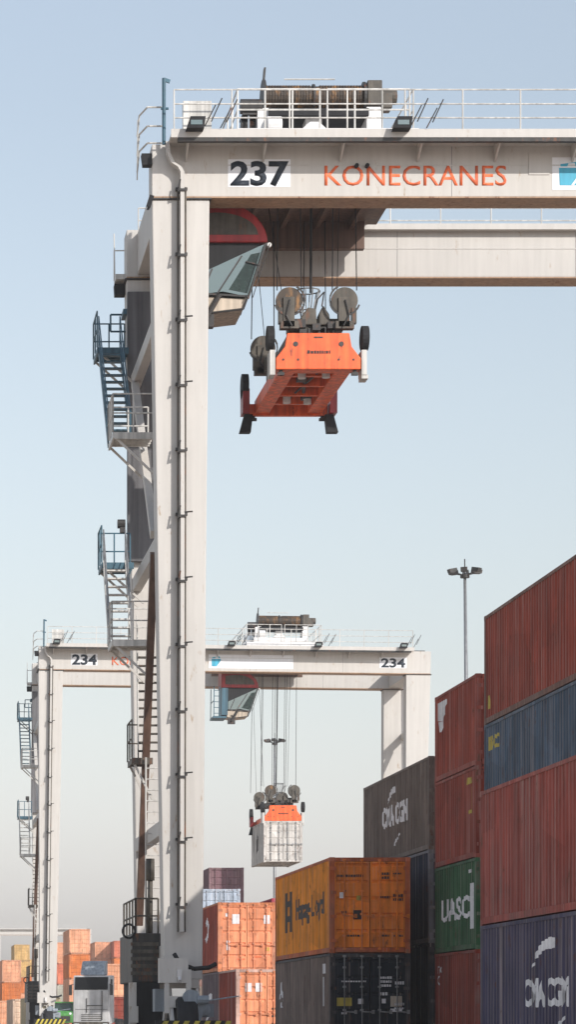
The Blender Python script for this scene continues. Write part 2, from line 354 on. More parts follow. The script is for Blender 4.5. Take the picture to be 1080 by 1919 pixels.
def drape_side(bm, y0, z0, o, L, mat, name='side_lettering'):
    """bm in xy plane, x along the reading direction. On the left (-X) side a reader sees +x of the text towards the camera (-Y)."""
    for v in bm.verts: v.co = Vector((0, y0-v.co.x, z0+v.co.y))
    ys = [v.co.y for v in bm.verts]; lo, hi = min(ys), max(ys)
    k = math.floor(lo/PITCH)
    cuts = [(k+i)*PITCH+f*PITCH for i in range(int((hi-lo)/PITCH)+3) for f in (0,0.26,0.5,0.76)]
    for c in cuts:
        if lo < c < hi: bmesh.ops.bisect_plane(bm, geom=bm.verts[:]+bm.edges[:]+bm.faces[:], plane_co=(0,c,0), plane_no=(0,1,0))
    bmesh.ops.triangulate(bm, faces=bm.faces[:])
    for v in bm.verts: v.co.x = -(CW/2-0.012-prof(min(max(v.co.y,0.15),L-0.15)))-0.004
    return bm_obj(bm, name, mat, o)
def decal(parent, x0, x1, z0, z1, mat, y=0.014, name='decal'):
    mb = MB(); mb.box(x0, x1, y, y+0.006, z0, z1); return mb.build(name, mat, parent)
def marks(parent, rows, mat, y=0.012, name='stencilled_marks'):
    """small unreadable stencil lines on a door: short dashes"""
    mb = MB(); rnd = random.Random(len(rows)*7+int(rows[0][0]*100))
    for (x0, x1, z, hh) in rows:
        x = x0
        while x < x1:
            wd = rnd.uniform(0.03, 0.075); mb.box(x, min(x+wd, x1), y, y+0.006, z, z+hh*rnd.uniform(0.8,1)); x += wd+0.02
    return mb.build(name, mat, parent)
def swoosh(k=1.0):
    up = [(0,0),(0.06,0.12),(0.20,0.42),(0.42,0.72),(0.80,0.90),(1.02,0.82),(1.0,0.40),(0.86,0.32),(0.70,0.36),(0.48,0.30),(0.30,0.12),(0.16,-0.02),(0.05,-0.12)]
    dash = [[(-0.10,-0.42),(0.0,-0.22),(0.10,-0.12),(0.02,-0.34),(-0.06,-0.48)]]
    return [[(x*k,y*k) for x,y in up]] + [[(x*k,y*k) for x,y in p] for p in dash]
def lower_swoosh(k=1.0):
    return [[(x*k,y*k) for x,y in [(0,0),(0.10,-0.02),(0.25,0.15),(0.55,0.35),(0.72,0.62),(0.62,0.60),(0.48,0.42),(0.30,0.38),(0.08,0.25)]]]

RED = (0.33, 0.062, 0.038); RED2 = (0.37, 0.07, 0.042); MAR = (0.35, 0.082, 0.062); BLUE = (0.09, 0.135, 0.19); NAVY = (0.075, 0.068, 0.12)
GREY = (0.19, 0.15, 0.125); DNAVY = (0.012, 0.017, 0.028); ORG = (0.72, 0.15, 0.02); PEACH = (0.85, 0.33, 0.17); GRN = (0.04, 0.13, 0.055); BRN = (0.28, 0.05, 0.03)
gR1 = 'tall stack at the right edge'; 
# R1: nearest stack
a, _, _ = container(12.69, 61.1-L40, 0, L40, H9, NAVY, 'navy container with white lettering at the bottom right corner, under a wide maroon one', gR1)
s1 = L40
def yl(X, px): return X*F/(px-VX)          # depth at which the plane x=X crosses pixel column px
ya = yl(12.69, 982)-(61.1-L40)
bm = text_bm('CMA CGM', 0.56, 0.03, 1.0)
wx = max(v.co.x for v in bm.verts); tw = ya-(yl(12.69,1064)-(61.1-L40))
for v in bm.verts: v.co.x *= tw/wx
drape_side(bm, ya, 1.14, a, L40, 'letter_white')
bm = poly_bm(swoosh(1.0)); k = 1.5
for v in bm.verts: v.co.x *= 1.75; v.co.y *= 0.42
drape_side(bm, yl(12.69,999)-(61.1-L40), 2.1, a, L40, 'letter_white', 'swoosh_emblem')
bm = poly_bm(lower_swoosh(1.0))
for v in bm.verts: v.co.x *= 1.1; v.co.y *= 0.5
drape_side(bm, yl(12.69,1040)-(61.1-L40), 0.66, a, L40, 'letter_white', 'swoosh_emblem')
container(12.69, 61.1-L40, H9, L40, H9, MAR, 'wide maroon container resting on the navy lettered one at the right edge', gR1)
# R2: taller row behind it
X2 = 15.72; Y2 = 75.2-L40; gR2 = 'row of four tiers at the right'
for k, (c, lb) in enumerate([(BRN, 'brown container at the foot of the tall row, hidden behind the navy one'), (RED, 'red container second from the ground in the tall right row'), (BLUE, 'slate blue container squeezed between two red ones at the right'), (RED2, 'topmost rust red container, highest of all at the right edge')]):
    a, _, _ = container(X2, Y2, k*H9, L40, H9, c, lb, gR2, framecol=(0.24,0.13,0.10) if k == 3 else None)
    if k == 2:
        bm = text_bm('MSCC', 0.34, 0.05); drape_side(bm, L40-0.5, 2.2, a, L40, 'decal_yellow')
    if k == 3:
        bm = poly_bm([[(0,0),(0.3,0.05),(0.25,0.4),(0.05,0.35)]]); drape_side(bm, L40-0.3, 0.35, a, L40, 'decal_yellow', 'pale_patch')
for k in range(4):  # unseen row extension, added so its shadow falls on the crane leg
    container(X2, Y2-L40-0.4, k*H9, L40, H9, [BRN,RED,BLUE,RED][k], 'unseen container added beyond the right edge to shade the crane leg', gR2, lod=0)
for k in range(5):  # unseen row added to keep the front of the short stack in shade
    container(18.75, Y2, k*H9, L40, H9, [RED,BLUE,BRN,RED2,NAVY][k], 'unseen container added behind the tall right row to shade the short stack', gR2, lod=0)
# L: four standard tiers of 20 ft containers
XL = 16.45; YL = 79.8; gL = 'four-tier stack of short containers behind the tall row'
cols = [(BRN, 'brown short container at the foot of the stack, below the dark green one'), (GRN, 'dark green short container with big white letters'), (RED, 'red short container resting directly on the dark green one'), (RED2, 'red short container on top of its stack with a pale patch near the corner')]
for k, (c, lb) in enumerate(cols):
    a, _, _ = container(XL, YL, 0.28+k*H8, L20, H8, c, lb, gL)
    if k == 1:
        bm = text_bm('UASC', 0.64, 0.03)
        wx = max(v.co.x for v in bm.verts); y0 = yl(XL, 826)-YL; y1 = yl(XL, 879)-YL
        for v in bm.verts: v.co.x *= (y0-y1)/wx
        drape_side(bm, y0, 0.95, a, L20, 'letter_white')
        yb = yl(XL, 881)-YL; bm = poly_bm([[(0,0),(0.36,0),(0.36,1.3),(0,1.3)]]); drape_side(bm, yb, 0.6, a, L20, 'letter_white', 'white_stripe')
        bm = poly_bm([[(0,0),(0.12,0),(0.12,0.1),(0,0.1)],[(0.18,0),(0.3,0),(0.3,0.1),(0.18,0.1)],[(0.36,0),(0.5,0),(0.5,0.1),(0.36,0.1)]]); drape_side(bm, yb+0.25, 2.2, a, L20, 'letter_white', 'stencilled_marks')
    if k == 0:
        bm = text_bm('TGC', 0.22, 0.02); drape_side(bm, L20-0.35, 2.0, a, L20, 'letter_white')
        bm = text_bm('K', 0.28, 0.02); drape_side(bm, L20-0.35, 1.65, a, L20, 'letter_white')
    if k == 2:
        bm = poly_bm([[(k*0.22,0),(k*0.22+0.15,0),(k*0.22+0.13,0.17),(k*0.22+0.02,0.2)] for k in range(5)]); drape_side(bm, 1.6, 2.15, a, L20, 'decal_yellow', 'stencilled_marks')
        bm = poly_bm([[(0,0),(0.5,0),(0.5,0.1),(0,0.1)],[(0.4,0.1),(0.5,0.1),(0.5,0.75),(0.4,0.75)]]); drape_side(bm, 1.1, 1.3, a, L20, 'decal_yellow', 'pale_patch')
    if k == 3:
        bm = poly_bm([[(0,0.1),(0.9,0.0),(1.5,0.62),(0,0.62)],[(0.25,-0.28),(0.75,-0.28),(0.9,0.0),(0.2,0.05)]]); drape_side(bm, L20-0.3, 1.75, a, L20, 'letter_white', 'pale_patch')
for nm_, x0_, y0_, y1_, h_ in (('concrete_plinth', XL, YL, YL+L20, 0.28), ('concrete_plinth', 16.6, 87.6, 87.6+L40, 0.36), ('concrete_plinth', 16.2, 121.0, 121.0+L20, 0.3)):
    mb = MB(); mb.box(x0_-0.1, x0_+CW+0.1, y0_-0.1, y1_+0.1, 0.0, h_-0.004); po = mb.build(nm_, paint('weathered_concrete', (0.33,0.31,0.28), 0.85) if 'weathered_concrete' not in bpy.data.materials else bpy.data.materials['weathered_concrete']); po['kind'] = 'structure'
# G: grey container on dark ones
XG, YG = 16.6, 87.6; gG = 'dark stack under the grey container'
container(XG, YG, 0.36, L40, H9, DNAVY, 'nearly black container at ground level behind the orange one', gG)
container(XG, YG, 0.36+H9-0.0, L40, H9, (0.03,0.034,0.06), 'dark navy container underneath the weathered grey one', gG, framecol=(0.2,0.2,0.22))
a, _, _ = container(XG, YG, 0.36+2*H9, L40, H9, GREY, 'weathered grey container with faded white lettering, against the sky', gG)
ya = yl(XG, 716)-YG; yb = yl(XG, 763)-YG
bm = text_bm('CMA CGM', 0.66, 0.045); wx = max(v.co.x for v in bm.verts)
for v in bm.verts: v.co.x *= (ya-yb)/wx
drape_side(bm, ya, 1.22, a, L40, 'letter_white')
bm = poly_bm(swoosh(1.0))
for v in bm.verts: v.co.x *= 1.3; v.co.y *= 0.42
drape_side(bm, yl(XG,727)-YG, 2.1, a, L40, 'letter_white', 'swoosh_emblem')
bm = poly_bm(lower_swoosh(1.0))
for v in bm.verts: v.co.x *= 1.5; v.co.y *= 0.6
drape_side(bm, yl(XG,738)-YG, 0.5, a, L40, 'letter_white', 'swoosh_emblem')
# O: orange on black
XO, YO = 13.2, 85.5; gO = 'two-tier stack with the orange container'
a, dl, dr = container(XO, YO, 0, L40, H9, (0.22,0.165,0.14), 'black-doored container with grey brown sides carrying the bright orange one', gO, bars='galv', doorcol=(0.014,0.02,0.03), framecol=(0.03,0.03,0.035))
marks(dl, [(-0.86,-0.12,2.02,0.05)], 'letter_white'); decal(dl, -1.0, -0.55, 1.3, 1.55, 'decal_yellow'); marks(dl, [(-0.86,-0.7,1.05,0.07)], 'letter_white'); decal(dl, -0.36,-0.2,1.36,1.52,'letter_white')
marks(dr, [(0.3,0.66,2.12,0.08),(0.3,0.66,2.0,0.08),(0.3,0.66,1.88,0.08),(0.76,1.05,1.95,0.1),(0.32,0.55,1.62,0.1),(0.74,1.04,1.34,0.06),(0.74,1.04,1.32,0.06),(0.74,1.04,1.2,0.06)], 'letter_white')
decal(dr, 0.36,0.48,1.38,1.52,'letter_white'); decal(dr, 0.62,0.97,1.28,1.6,'soffit'); decal(dr, 0.62,0.97,1.12,1.22,'letter_white')
bm = poly_bm([[(0,0),(0.55,0),(0.55,0.3),(0,0.3)]]); drape_side(bm, 1.5, 2.3, a, L40, 'letter_white', 'pale_patch')
bm = poly_bm([[(0,0),(0.1,0),(0.1,0.9),(0,0.9)]]); drape_side(bm, 1.4, 1.3, a, L40, 'letter_white', 'white_stripe')
bm = poly_bm([[(0,0),(0.5,0.25),(1.0,0),(0.5,0.7)],[(0.2,-0.2),(0.8,-0.2),(0.5,0.0)]]); drape_side(bm, L40-0.9, 1.5, a, L40, 'letter_white', 'star_emblem')
a, dl, dr = container(XO, YO, H9, L40, H9, (0.98,0.34,0.03), 'bright orange container with brown lettering on its side, on a black-doored one', gO, framecol=(0.6,0.13,0.03), doorcol=(0.98,0.27,0.03))
bm = text_bm('Hapag-Lloyd', 0.66, 0.03); wx = max(v.co.x for v in bm.verts)
ya = yl(XO, 554)-YO; yb = yl(XO, 606)-YO
for v in bm.verts: v.co.x *= (ya-yb)/wx
drape_side(bm, ya, 1.27, a, L40, 'letter_brown')
ya = yl(XO,534)-YO; yb = yl(XO,546)-YO; ww = ya-yb
bm = poly_bm([[(0,0),(ww*0.3,0),(ww*0.3,1.34),(0,1.34)],[(ww*0.7,0),(ww,0),(ww,1.34),(ww*0.7,1.34)],[(ww*0.3,0.35),(ww*0.7,0.35),(ww*0.7,0.55),(ww*0.3,0.55)],[(ww*0.3,0.85),(ww*0.7,0.85),(ww*0.7,1.05),(ww*0.3,1.05)]]); drape_side(bm, ya, 0.9, a, L40, 'letter_brown', 'dark_emblem')
marks(dl, [(-1.0,-0.2,2.3,0.08),(-0.86,-0.7,1.2,0.09),(-0.82,-0.2,0.5,0.06)], 'letter_brown'); marks(dr, [(0.36,0.6,2.36,0.08),(0.36,0.6,2.24,0.08),(0.3,0.6,1.66,0.07),(0.7,1.0,1.7,0.09),(0.7,1.0,1.58,0.09),(0.36,0.6,0.5,0.06),(0.72,1.0,0.5,0.06),(0.7,0.95,2.38,0.05)], 'letter_brown')
decal(dl, -0.92,-0.8,1.66,1.84,'letter_white'); decal(dl, -0.4,-0.28,1.6,1.74,'decal_yellow'); decal(dl, -0.5,-0.22,1.02,1.3,'letter_brown')
# P: peach doors
XP, YP = 13.55, 118.0; gP = 'stack with the coral doors beside the crane leg'
a, dl, dr = container(XP, YP, 0, L20, H9, (0.16,0.12,0.13), 'dusky purple-grey container below the coral-doored one', gP)
bm = poly_bm(swoosh(1.0)+[[(x, y-1.2) for x,y in lower_swoosh(1.0)[0]]])
for v in bm.verts: v.co.x *= 2.4; v.co.y *= 0.6
drape_side(bm, L20-1.2, 1.5, a, L20, 'letter_white', 'swoosh_emblem')
a, dl, dr = container(XP, YP, H9, L20, H9, RED2, 'coral-doored container with side coloured as shaded, upper one beside the big crane leg', gP, doorcol=PEACH, framecol=(0.62,0.22,0.1))  # doors paler than the side: sun and shade put into the colours
decal(dl,-0.62,-0.32,2.0,2.4,'letter_white'); decal(dl,-0.9,-0.8,2.3,2.44,'letter_white'); decal(dl,-0.86,-0.72,0.9,1.3,'letter_white'); decal(dr,0.7,0.95,2.0,2.36,'letter_white'); decal(dr,0.78,0.92,0.86,1.02,'decal_yellow')
marks(dl,[(-0.4,-0.1,0.5,0.06)],'letter_orange'); marks(dr,[(0.3,0.6,0.6,0.06)],'letter_orange')
bm = poly_bm([[(0,0.2),(0.6,0),(1.4,0.3),(1.5,0.8),(0.9,1.1),(0.3,0.9),(0.5,0.7),(1.0,0.8),(1.1,0.5),(0.6,0.3)]]); drape_side(bm, L20-1.0, 1.3, a, L20, 'letter_white', 'pale_emblem')
a, dl, dr = container(13.57, 111.9, 0, L20, H9, RED, 'coral-doored container at ground level with a pale top rail, left of the grey brown side', gP, doorcol=PEACH, framecol=(0.62,0.40,0.33))  # pale doors and dark side have sunlight and shade painted in
decal(dl,-0.85,-0.6,2.0,2.35,'letter_white'); decal(dl,-0.45,-0.2,2.0,2.35,'letter_white'); marks(dr,[(0.2,0.5,z,0.08) for z in (1.3,1.0,0.7,0.5)],'letter_brown'); decal(dr,0.75,1.0,1.5,1.95,'letter_white')
container(16.2, 121.0, 0.3, L20, H9, (0.3,0.02,0.05), 'crimson container at ground level, nearly hidden between coral and orange ones', gP)
container(16.2, 121.0, 0.3+H9, L20, H9, (0.42,0.03,0.07), 'narrow sliver of a crimson container between the coral and orange ones', gP)
# behind the leg
def stack_at(px, ytop, n, H, cols, labels, group, L=L40, lod=1, frames=None):
    s = (VY-ytop)/(n*H-EYE); Y = F/s; X = (px-VX)/s
    for k in range(n):
        c = cols[n-1-k] if n-1-k < len(cols) else cols[-1]
        container(X, Y, k*H, L, H, c, labels[n-1-k] if n-1-k < len(labels) else labels[-1], group, lod=lod)
    return X, Y, s
stack_at(392, 1625, 4, H9, [(0.23,0.13,0.15),(0.3,0.12,0.1),BLUE,RED], ['dusky mauve container against the sky behind the coral-doored stack','tier below the mauve container, hidden behind the coral-doored stack','blue container in the middle of the hidden mauve-topped stack','red container at the foot of the mauve-topped stack'], 'far stack with a mauve container on top', L20)
stack_at(374, 1665, 3, H9, [(0.42,0.48,0.56),(0.2,0.1,0.08),GREY], ['pale grey-blue container showing just above the coral-doored one','brown container under the pale grey-blue one','grey container at ground level under the pale grey-blue one'], 'stack with a pale grey-blue container on top', L20)
# far left field
CO = (0.70,0.20,0.11); PE2 = (0.80,0.38,0.22); YE = (0.66,0.42,0.16); OR2 = (0.7,0.2,0.05); PG = (0.50,0.50,0.42); CR = (0.7,0.5,0.36)
farg = 'stacked containers in the far yard'
far = [
 (107,1765,4,H9,[PE2,CO,PG,CO],'behind the right side of the numbered 234 leg'),
 (130,1740,4,H9,[PE2,OR2,PE2,CO],'in the tallest far stack, behind the truck'),
 (152,1767,5,H8,[CO,OR2,RED2,CO,PE2],'just right of the tallest far stack'),
 (178,1764,5,H8,[PE2,PE2,CO,OR2,CO],'directly above and right of the white truck'),
 (214,1762,5,H8,[CO,OR2,PE2,CO,RED2],'left of the bright orange far stack'),
 (240,1768,4,H8,[OR2,OR2,(0.65,0.15,0.04),RED2],'bright orange stack next to the big crane'),
 (194,1805,2,H9,[PE2,BRN],'right of the white truck, two tiers high'),
 (27,1769,5,H8,[YE,YE,OR2,PE2,CO],'under the yellow block at far left'),
 (4,1798,3,H9,[PE2,OR2,PE2],'at the far left of the yard, three tiers high'),
 (-34,1802,3,H9,[OR2,PE2,CO],'cut by the left edge of the picture'),
 (34,1797,4,H9,[YE,OR2,CR,CO],'between the yellow block and the 234 leg'),
 (24,1871,1,H8,[CR],'single low cream one near the left leg'),
 (52,1868,1,H8,[(0.62,0.5,0.3)],'single low sandy one at the 234 leg foot'),
 (-6,1874,1,H8,[PE2],'single low one in the lower left corner'),
]
cn = {id(PE2):'pale coral',id(CO):'coral red',id(PG):'pale green',id(OR2):'orange',id(YE):'yellow',id(CR):'cream',id(BRN):'brown',id(RED2):'red'}
tn = ['top','second from top','third from top','fourth from top','bottom']
for px, yt, n, H, cs, where in far:
    labs = []
    for k, c in enumerate(cs):
        nm = cn.get(id(c), 'sandy' if n == 1 else 'orange')
        labs.append(f'{nm} container, {tn[k] if k < n-1 or n == 1 else "lowest"} tier, {where}' if n > 1 else f'{nm} container, {where}')
    stack_at(px, yt, n, H, cs, labs, farg, L40, lod=0)

# ------------------------------------------------------------------ gantry cranes
CRW, CRD = 24.5, 9.0; GZ0, GZ1 = 22.64, 24.07
def railing(mb, pts, h=1.1, post=1.6, r=0.022, rails=(1.0, 0.5), toe=True):
    for a, b in zip(pts[:-1], pts[1:]):
        a = Vector(a); b = Vector(b); d = b-a; n = max(1, round(d.length/post))
        for k in range(n+1): p = a+d*(k/n); mb.tube(p, p+Vector((0,0,h)), r, 6)
        for f in rails: mb.tube(a+Vector((0,0,h*f)), b+Vector((0,0,h*f)), r*0.9, 6)
def leg_at(z, right=False):
    t = z/GZ0; x0 = 0.36*(1-t); x1 = 1.33+(1.53-1.33)*t
    return (CRW-x1, CRW-x0) if right else (x0, x1)
def flight(mb, p, q, wdt=0.62, rails=True, rm=None):   # p bottom, q top; width in x
    p = Vector(p); q = Vector(q)
    for sx in (0, wdt): mb.bar(p+Vector((sx,0,0)), q+Vector((sx,0,0)), 0.03, 0.2)
    n = int((q.z-p.z)/0.24)
    for k in range(1, n):
        c = p+(q-p)*(k/n); mb.box(c.x+0.02, c.x+wdt-0.02, c.y-0.11, c.y+0.11, c.z-0.02, c.z+0.02)
    if rails:
        rm = rm or mb
        for sx in (0, wdt):
            for hh in (0.5, 0.95): rm.tube(p+Vector((sx,0,hh)), q+Vector((sx,0,hh)), 0.02, 6)
            for k in range(4): c = p+(q-p)*(k/3); rm.tube(c+Vector((sx,0,0)), c+Vector((sx,0,0.95)), 0.02, 6)
def wheel_mesh():
    mb = MB(); n = 28; prof_ = [(-0.24,0.42),(-0.27,0.5),(-0.27,0.66),(-0.2,0.74),(0.2,0.74),(0.27,0.66),(0.27,0.5),(0.24,0.42)]
    vs = []; fs = []
    for i in range(n):
        t = 2*math.pi*i/n
        for x, r in prof_: vs.append((x, r*math.cos(t), r*math.sin(t)))
    k = len(prof_)
    for i in range(n):
        for j in range(k): a = i*k+j; b = i*k+(j+1)%k; c = ((i+1)%n)*k+(j+1)%k; d = ((i+1)%n)*k+j; fs.append((a,b,c,d))
    mb.add(vs, fs); return mb
def crane(name, loc, label, number, group, detail=True, roll=0.0):
    R = empty(name, loc, label, 'gantry crane', group); R.rotation_euler = (0, roll, 0)
    # legs
    for right in (False, True):
        for y0 in (0.0, CRD-0.9):
            b0, b1 = leg_at(1.95, right); t0, t1 = leg_at(GZ0-0.04, right)
            mb = MB(); mb.frus((b0,b1,y0+0.05,y0+0.85,1.95), (t0,t1,y0,y0+0.9,GZ0-0.04)); lg = mb.build('leg', 'crane', R, bevel=0.03)
            mb = MB(); mb.box(t0-0.05, t1+0.05, y0-0.05, y0+0.95, GZ0-0.04, GZ0); mb.build('flange', 'darkst', lg)
    # girders
    for y0, nm in ((0.0, 'front_girder'), (CRD-0.9, 'rear_girder')):
        mb = MB(); mb.box(0, CRW, y0, y0+0.9, GZ0+0.04, GZ1); gd = mb.build('girder', 'crane', R, bevel=0.02)
        mb = MB(); mb.box(0.0, CRW, y0-0.03, y0+0.93, GZ0+0.0, GZ0+0.04); mb.build('bottom_flange', 'crane_edge', gd)
        for xs_ in (7.95, 13.2, 19.0): mb = MB(); mb.box(xs_, xs_+0.012, y0-0.004, y0, GZ0+0.05, GZ1-0.02); mb.build('plate_joint', 'shade_joint', gd)
        mb = MB(); mb.box(1.9, CRW-1.9, y0-0.012, y0, GZ0+0.86, GZ0+0.885); mb.build('stiffener', 'crane', gd)
        if y0 > 1:
            mb = MB(); mb.box(1.2, CRW-1.2, y0-0.26, y0, GZ1-0.06, GZ1+0.11); mb.build('inner_ledge', 'crane', gd)
        mb = MB(); mb.box(0.3, CRW-0.3, y0+0.4, y0+0.5, GZ1, GZ1+0.1); mb.build('trolley_rail', 'darkst', gd)
    # end ties, sills, horizontal ties and diagonals between front and rear legs
    for right in (False, True):
        def xc(z): a, b = leg_at(z, right); return (a+b)/2
        xo = CRW-0.2 if right else 0.2
        mb = MB(); x = xc(GZ0); mb.box(x-0.45, x+0.45, 0.9, CRD-0.9, GZ0+0.1, GZ1-0.1); mb.build('end_tie', 'crane', R, bevel=0.02)
        for z in (6.0, 13.65, 19.55):
            mb = MB(); x = xo+(-1 if right else 1)*0.24*(1-z/GZ0); mb.box(x-0.12, x+0.14, 0.86, CRD-0.87, z-0.2, z+0.2); mb.build('tie_beam', 'crane', R, bevel=0.02)
        for (ya, za, yb, zb) in ((1.0, 13.4, 5.6, 3.6), (CRD-2.0, 19.3, 1.0, 13.9)):
            mb = MB(); mb.bar((xo-0.05, ya, za), (xo-0.05, yb, zb), 0.2, 0.24); mb.build('diagonal_brace', 'brace' if ya < 4 else 'crane', R)  # lower brace is brown: its shade is put into the colour
        mb = MB(); x = xc(2); mb.box(x-0.42, x+0.42, 0.88, CRD-0.88, 1.97, 2.9); mb.build('sill_beam', 'crane', R, bevel=0.03)
        # wheel bogies
        for yc in (0.45, CRD-0.45):
            mb = MB(); mb.box(x-0.42, x+0.42, yc-0.5, yc+0.5, 1.72, 1.95)
            for sx in (-1, 1): mb.prism([(yc-1.5,0.62),(yc-0.5,1.72),(yc+0.5,1.72),(yc+1.5,0.62),(yc+1.1,0.62),(yc+0.3,1.25),(yc-0.3,1.25),(yc-1.1,0.62)], x+sx*0.36-0.04, x+sx*0.36+0.04, 'x')
            bg_ = mb.build('bogie', 'crane', R, bevel=0.01)
            for dy in (-1.05, 1.05):
                wm = wheel_mesh().build('wheel', 'black', bg_, smooth=True); wm.location = (x, yc+dy, 0.74)
                h_ = MB(); h_.tube((-0.25,0,0),(0.25,0,0),0.42,20); h_.tube((-0.3,0,0),(0.3,0,0),0.16,12); hb = h_.build('rim', 'grey', wm)
            if detail:
                mb = MB(); mb.box(x-0.75, x-0.44, yc-0.35, yc+0.3, 1.1, 1.7); mb.build('drive_motor', 'blue', bg_); mb = MB(); mb.box(x+0.44, x+0.8, yc-0.5, yc-0.05, 0.95, 1.3); mb.tube((x+0.5,yc-0.55,1.15),(x+0.5,yc-0.95,1.15),0.16,12); mb.build('drive_motor', 'blue', bg_)
        if detail:
            # hazard striped bumper beams in front of the wheels
            mb = MB(); mb.box(x-0.95, x+0.85, -2.2, -2.0, 0.52, 0.86); bp = mb.build('bumper', 'black', R)
            st = MB(); k = x-0.9
            while k < x+0.75:
                st.prism([(k,0.53),(k+0.13,0.53),(k+0.3,0.85),(k+0.17,0.85)], -2.206, -2.2, 'y'); k += 0.27
            st.build('hazard_stripes', 'yellow', bp)
            mb = MB(); mb.box(x-0.5, x+0.5, -2.0, -1.2, 0.6, 0.72); mb.build('bumper_bracket', 'crane', R)
    # walkways with brackets and railings on the outer sides
    for side, y0, y1 in (('f', -0.9, 0.0), ('r', CRD, CRD+0.9)):
        mb = MB(); mb.box(0.42, CRW-1.2 if side == 'f' else CRW-0.4, y0, y1, GZ1-0.06, GZ1)
        yo = y0 if side == 'f' else y1
        if detail: ct = MB(); ct.box(0.6, CRW-1.4, yo-0.01, yo+0.16, GZ1-0.2, GZ1-0.10); ct.build('underdeck_shade', 'darkst', R)  # dark strip added under the deck rim in place of its shadow
        mb.box(0.42, CRW-1.2, yo-0.02, yo+0.02, GZ1-0.10, GZ1+0.12)
        wk = mb.build('walkway', 'crane', R)
        mb = MB(); railing(mb, [(0.5,yo,GZ1+0.05),(CRW-1.3,yo,GZ1+0.05)], 1.1, 1.55, rails=(1.0,0.66,0.33)); mb.build('railing', 'rail', wk)
        k = 0.9
        while k < CRW-1.2:
            mb = MB(); yi = 0.0 if side == 'f' else CRD
            mb.prism([(yo,GZ1-0.06),(yi,GZ1-0.06),(yi,GZ1-0.48)], k-0.025, k+0.025, 'x'); mb.build('bracket', 'crane', wk); k += 2.05 if detail else 4.1
    if detail:
        # floodlights standing on the walkway edge
        for x in (1.05, 6.45, 11.9, 17.3, 22.6):
            f = empty_part('floodlight', R, (x, -1.05, GZ1+0.18))
            mb = MB(); mb.prism([(-0.26,-0.14),(0.2,-0.14),(0.24,0.16),(-0.16,0.16)], -0.22, 0.14, 'y'); mb.build('lamp_housing', 'black', f)
            mb = MB(); mb.box(-0.15,0.15,-0.235,-0.22,-0.06,0.06); mb.build('lens', 'glass', f)
            mb = MB()
            for dx, dz in ((0.25,0.0),(0.42,0.12),(0.66,-0.05),(0.82,0.1)): mb.tube((dx,0.1,0.0+dz),(dx+0.28,0.1,0.55+dz*1.5),0.018,6)
            mb.build('tie_rod', 'darkst', f)
    # lettering on the front girder
    if number:
        mb = MB(); mb.box(2.02, 3.68, -0.006, 0.0, GZ0+0.30, GZ0+1.03); pl = mb.build('number_plate', 'plate', R)
        text_front(number, 2.08, GZ0+0.36, -0.006, 0.62, 'letter_dark', pl, width=1.55, bold=0.035, name='number')
        text_front('KONECRANES', 4.58, GZ0+0.34, 0.0, 0.55, 'letter_orange', R, width=4.83, bold=0.004, name='maker_lettering')
        mb = MB(); mb.box(10.62, 15.9, -0.008, 0.0, GZ0+0.22, GZ0+1.08); pl = mb.build('sign_board', 'plate', R)
        mb = MB(); 
        for poly in ([(10.82,0.34),(11.25,0.34),(11.36,0.62),(11.38,0.80),(10.80,0.80)], [(10.84,0.84),(11.02,0.84),(11.05,0.92),(11.22,0.93),(11.24,0.84),(11.34,0.85),(11.34,0.89),(11.28,0.96),(10.84,0.90)]):
            mb.prism([(x, GZ0+z) for x, z in poly], -0.016, -0.009, 'y')
        mb.build('cyan_emblem', 'letter_cyan', pl)
        mb = MB(); mb.prism([(x, GZ0+z) for x, z in ((11.12,0.34),(11.2,0.34),(11.44,0.7),(11.44,0.78))], -0.02, -0.0165, 'y'); mb.build('white_sweep', 'plate', pl)
        mb = MB(); mb.box(21.3, 23.0, -0.006, 0.0, GZ0+0.36, GZ0+1.03); pl = mb.build('number_plate', 'plate', R)
        text_front(number, 21.4, GZ0+0.42, -0.006, 0.55, 'letter_dark', pl, width=1.5, bold=0.03, name='number')
    if not detail: return R
    # raised patch plate and small cameras near the lettering
    mb = MB(); mb.box(10.0, 10.55, -0.02, 0.0, GZ0+0.62, GZ0+1.2); mb.build('cover_plate', 'crane', R)
    mb = MB()
    for x in (5.42, 5.7): mb.tube((x,-0.14,GZ0+0.84),(x,0.0,GZ0+0.84),0.055,10)
    mb.build('camera_eye', 'black', R)
    # tall cable duct on the face of the left front leg, swinging out to the mast above
    mb = MB(); dz = [(0.34,26.2),(0.34,24.05),(0.36,23.75),(0.48,23.5),(0.66,23.38),(0.73,23.25),(0.73,23.0),(0.735,14),(0.72,3.2)]
    for (xa, za), (xb, zb) in zip(dz[1:-1], dz[2:]):
        vs = [(xa,-0.32,za),(xa+0.10,-0.32,za),(xa+0.10,-0.08,za),(xa,-0.08,za),(xb,-0.32,zb),(xb+0.10,-0.32,zb),(xb+0.10,-0.08,zb),(xb,-0.08,zb)]
        mb.add(vs, [(0,1,5,4),(1,2,6,5),(2,3,7,6),(3,0,4,7)])
    dct = mb.build('cable_duct', 'crane', R)
    mb = MB(); mb.tube((0.88,-0.1,22.9),(0.86,-0.1,3.2),0.03,8); mb.tube((0.68,-0.1,22.9),(0.68,-0.1,3.2),0.02,8); mb.build('cable', 'grey', dct)
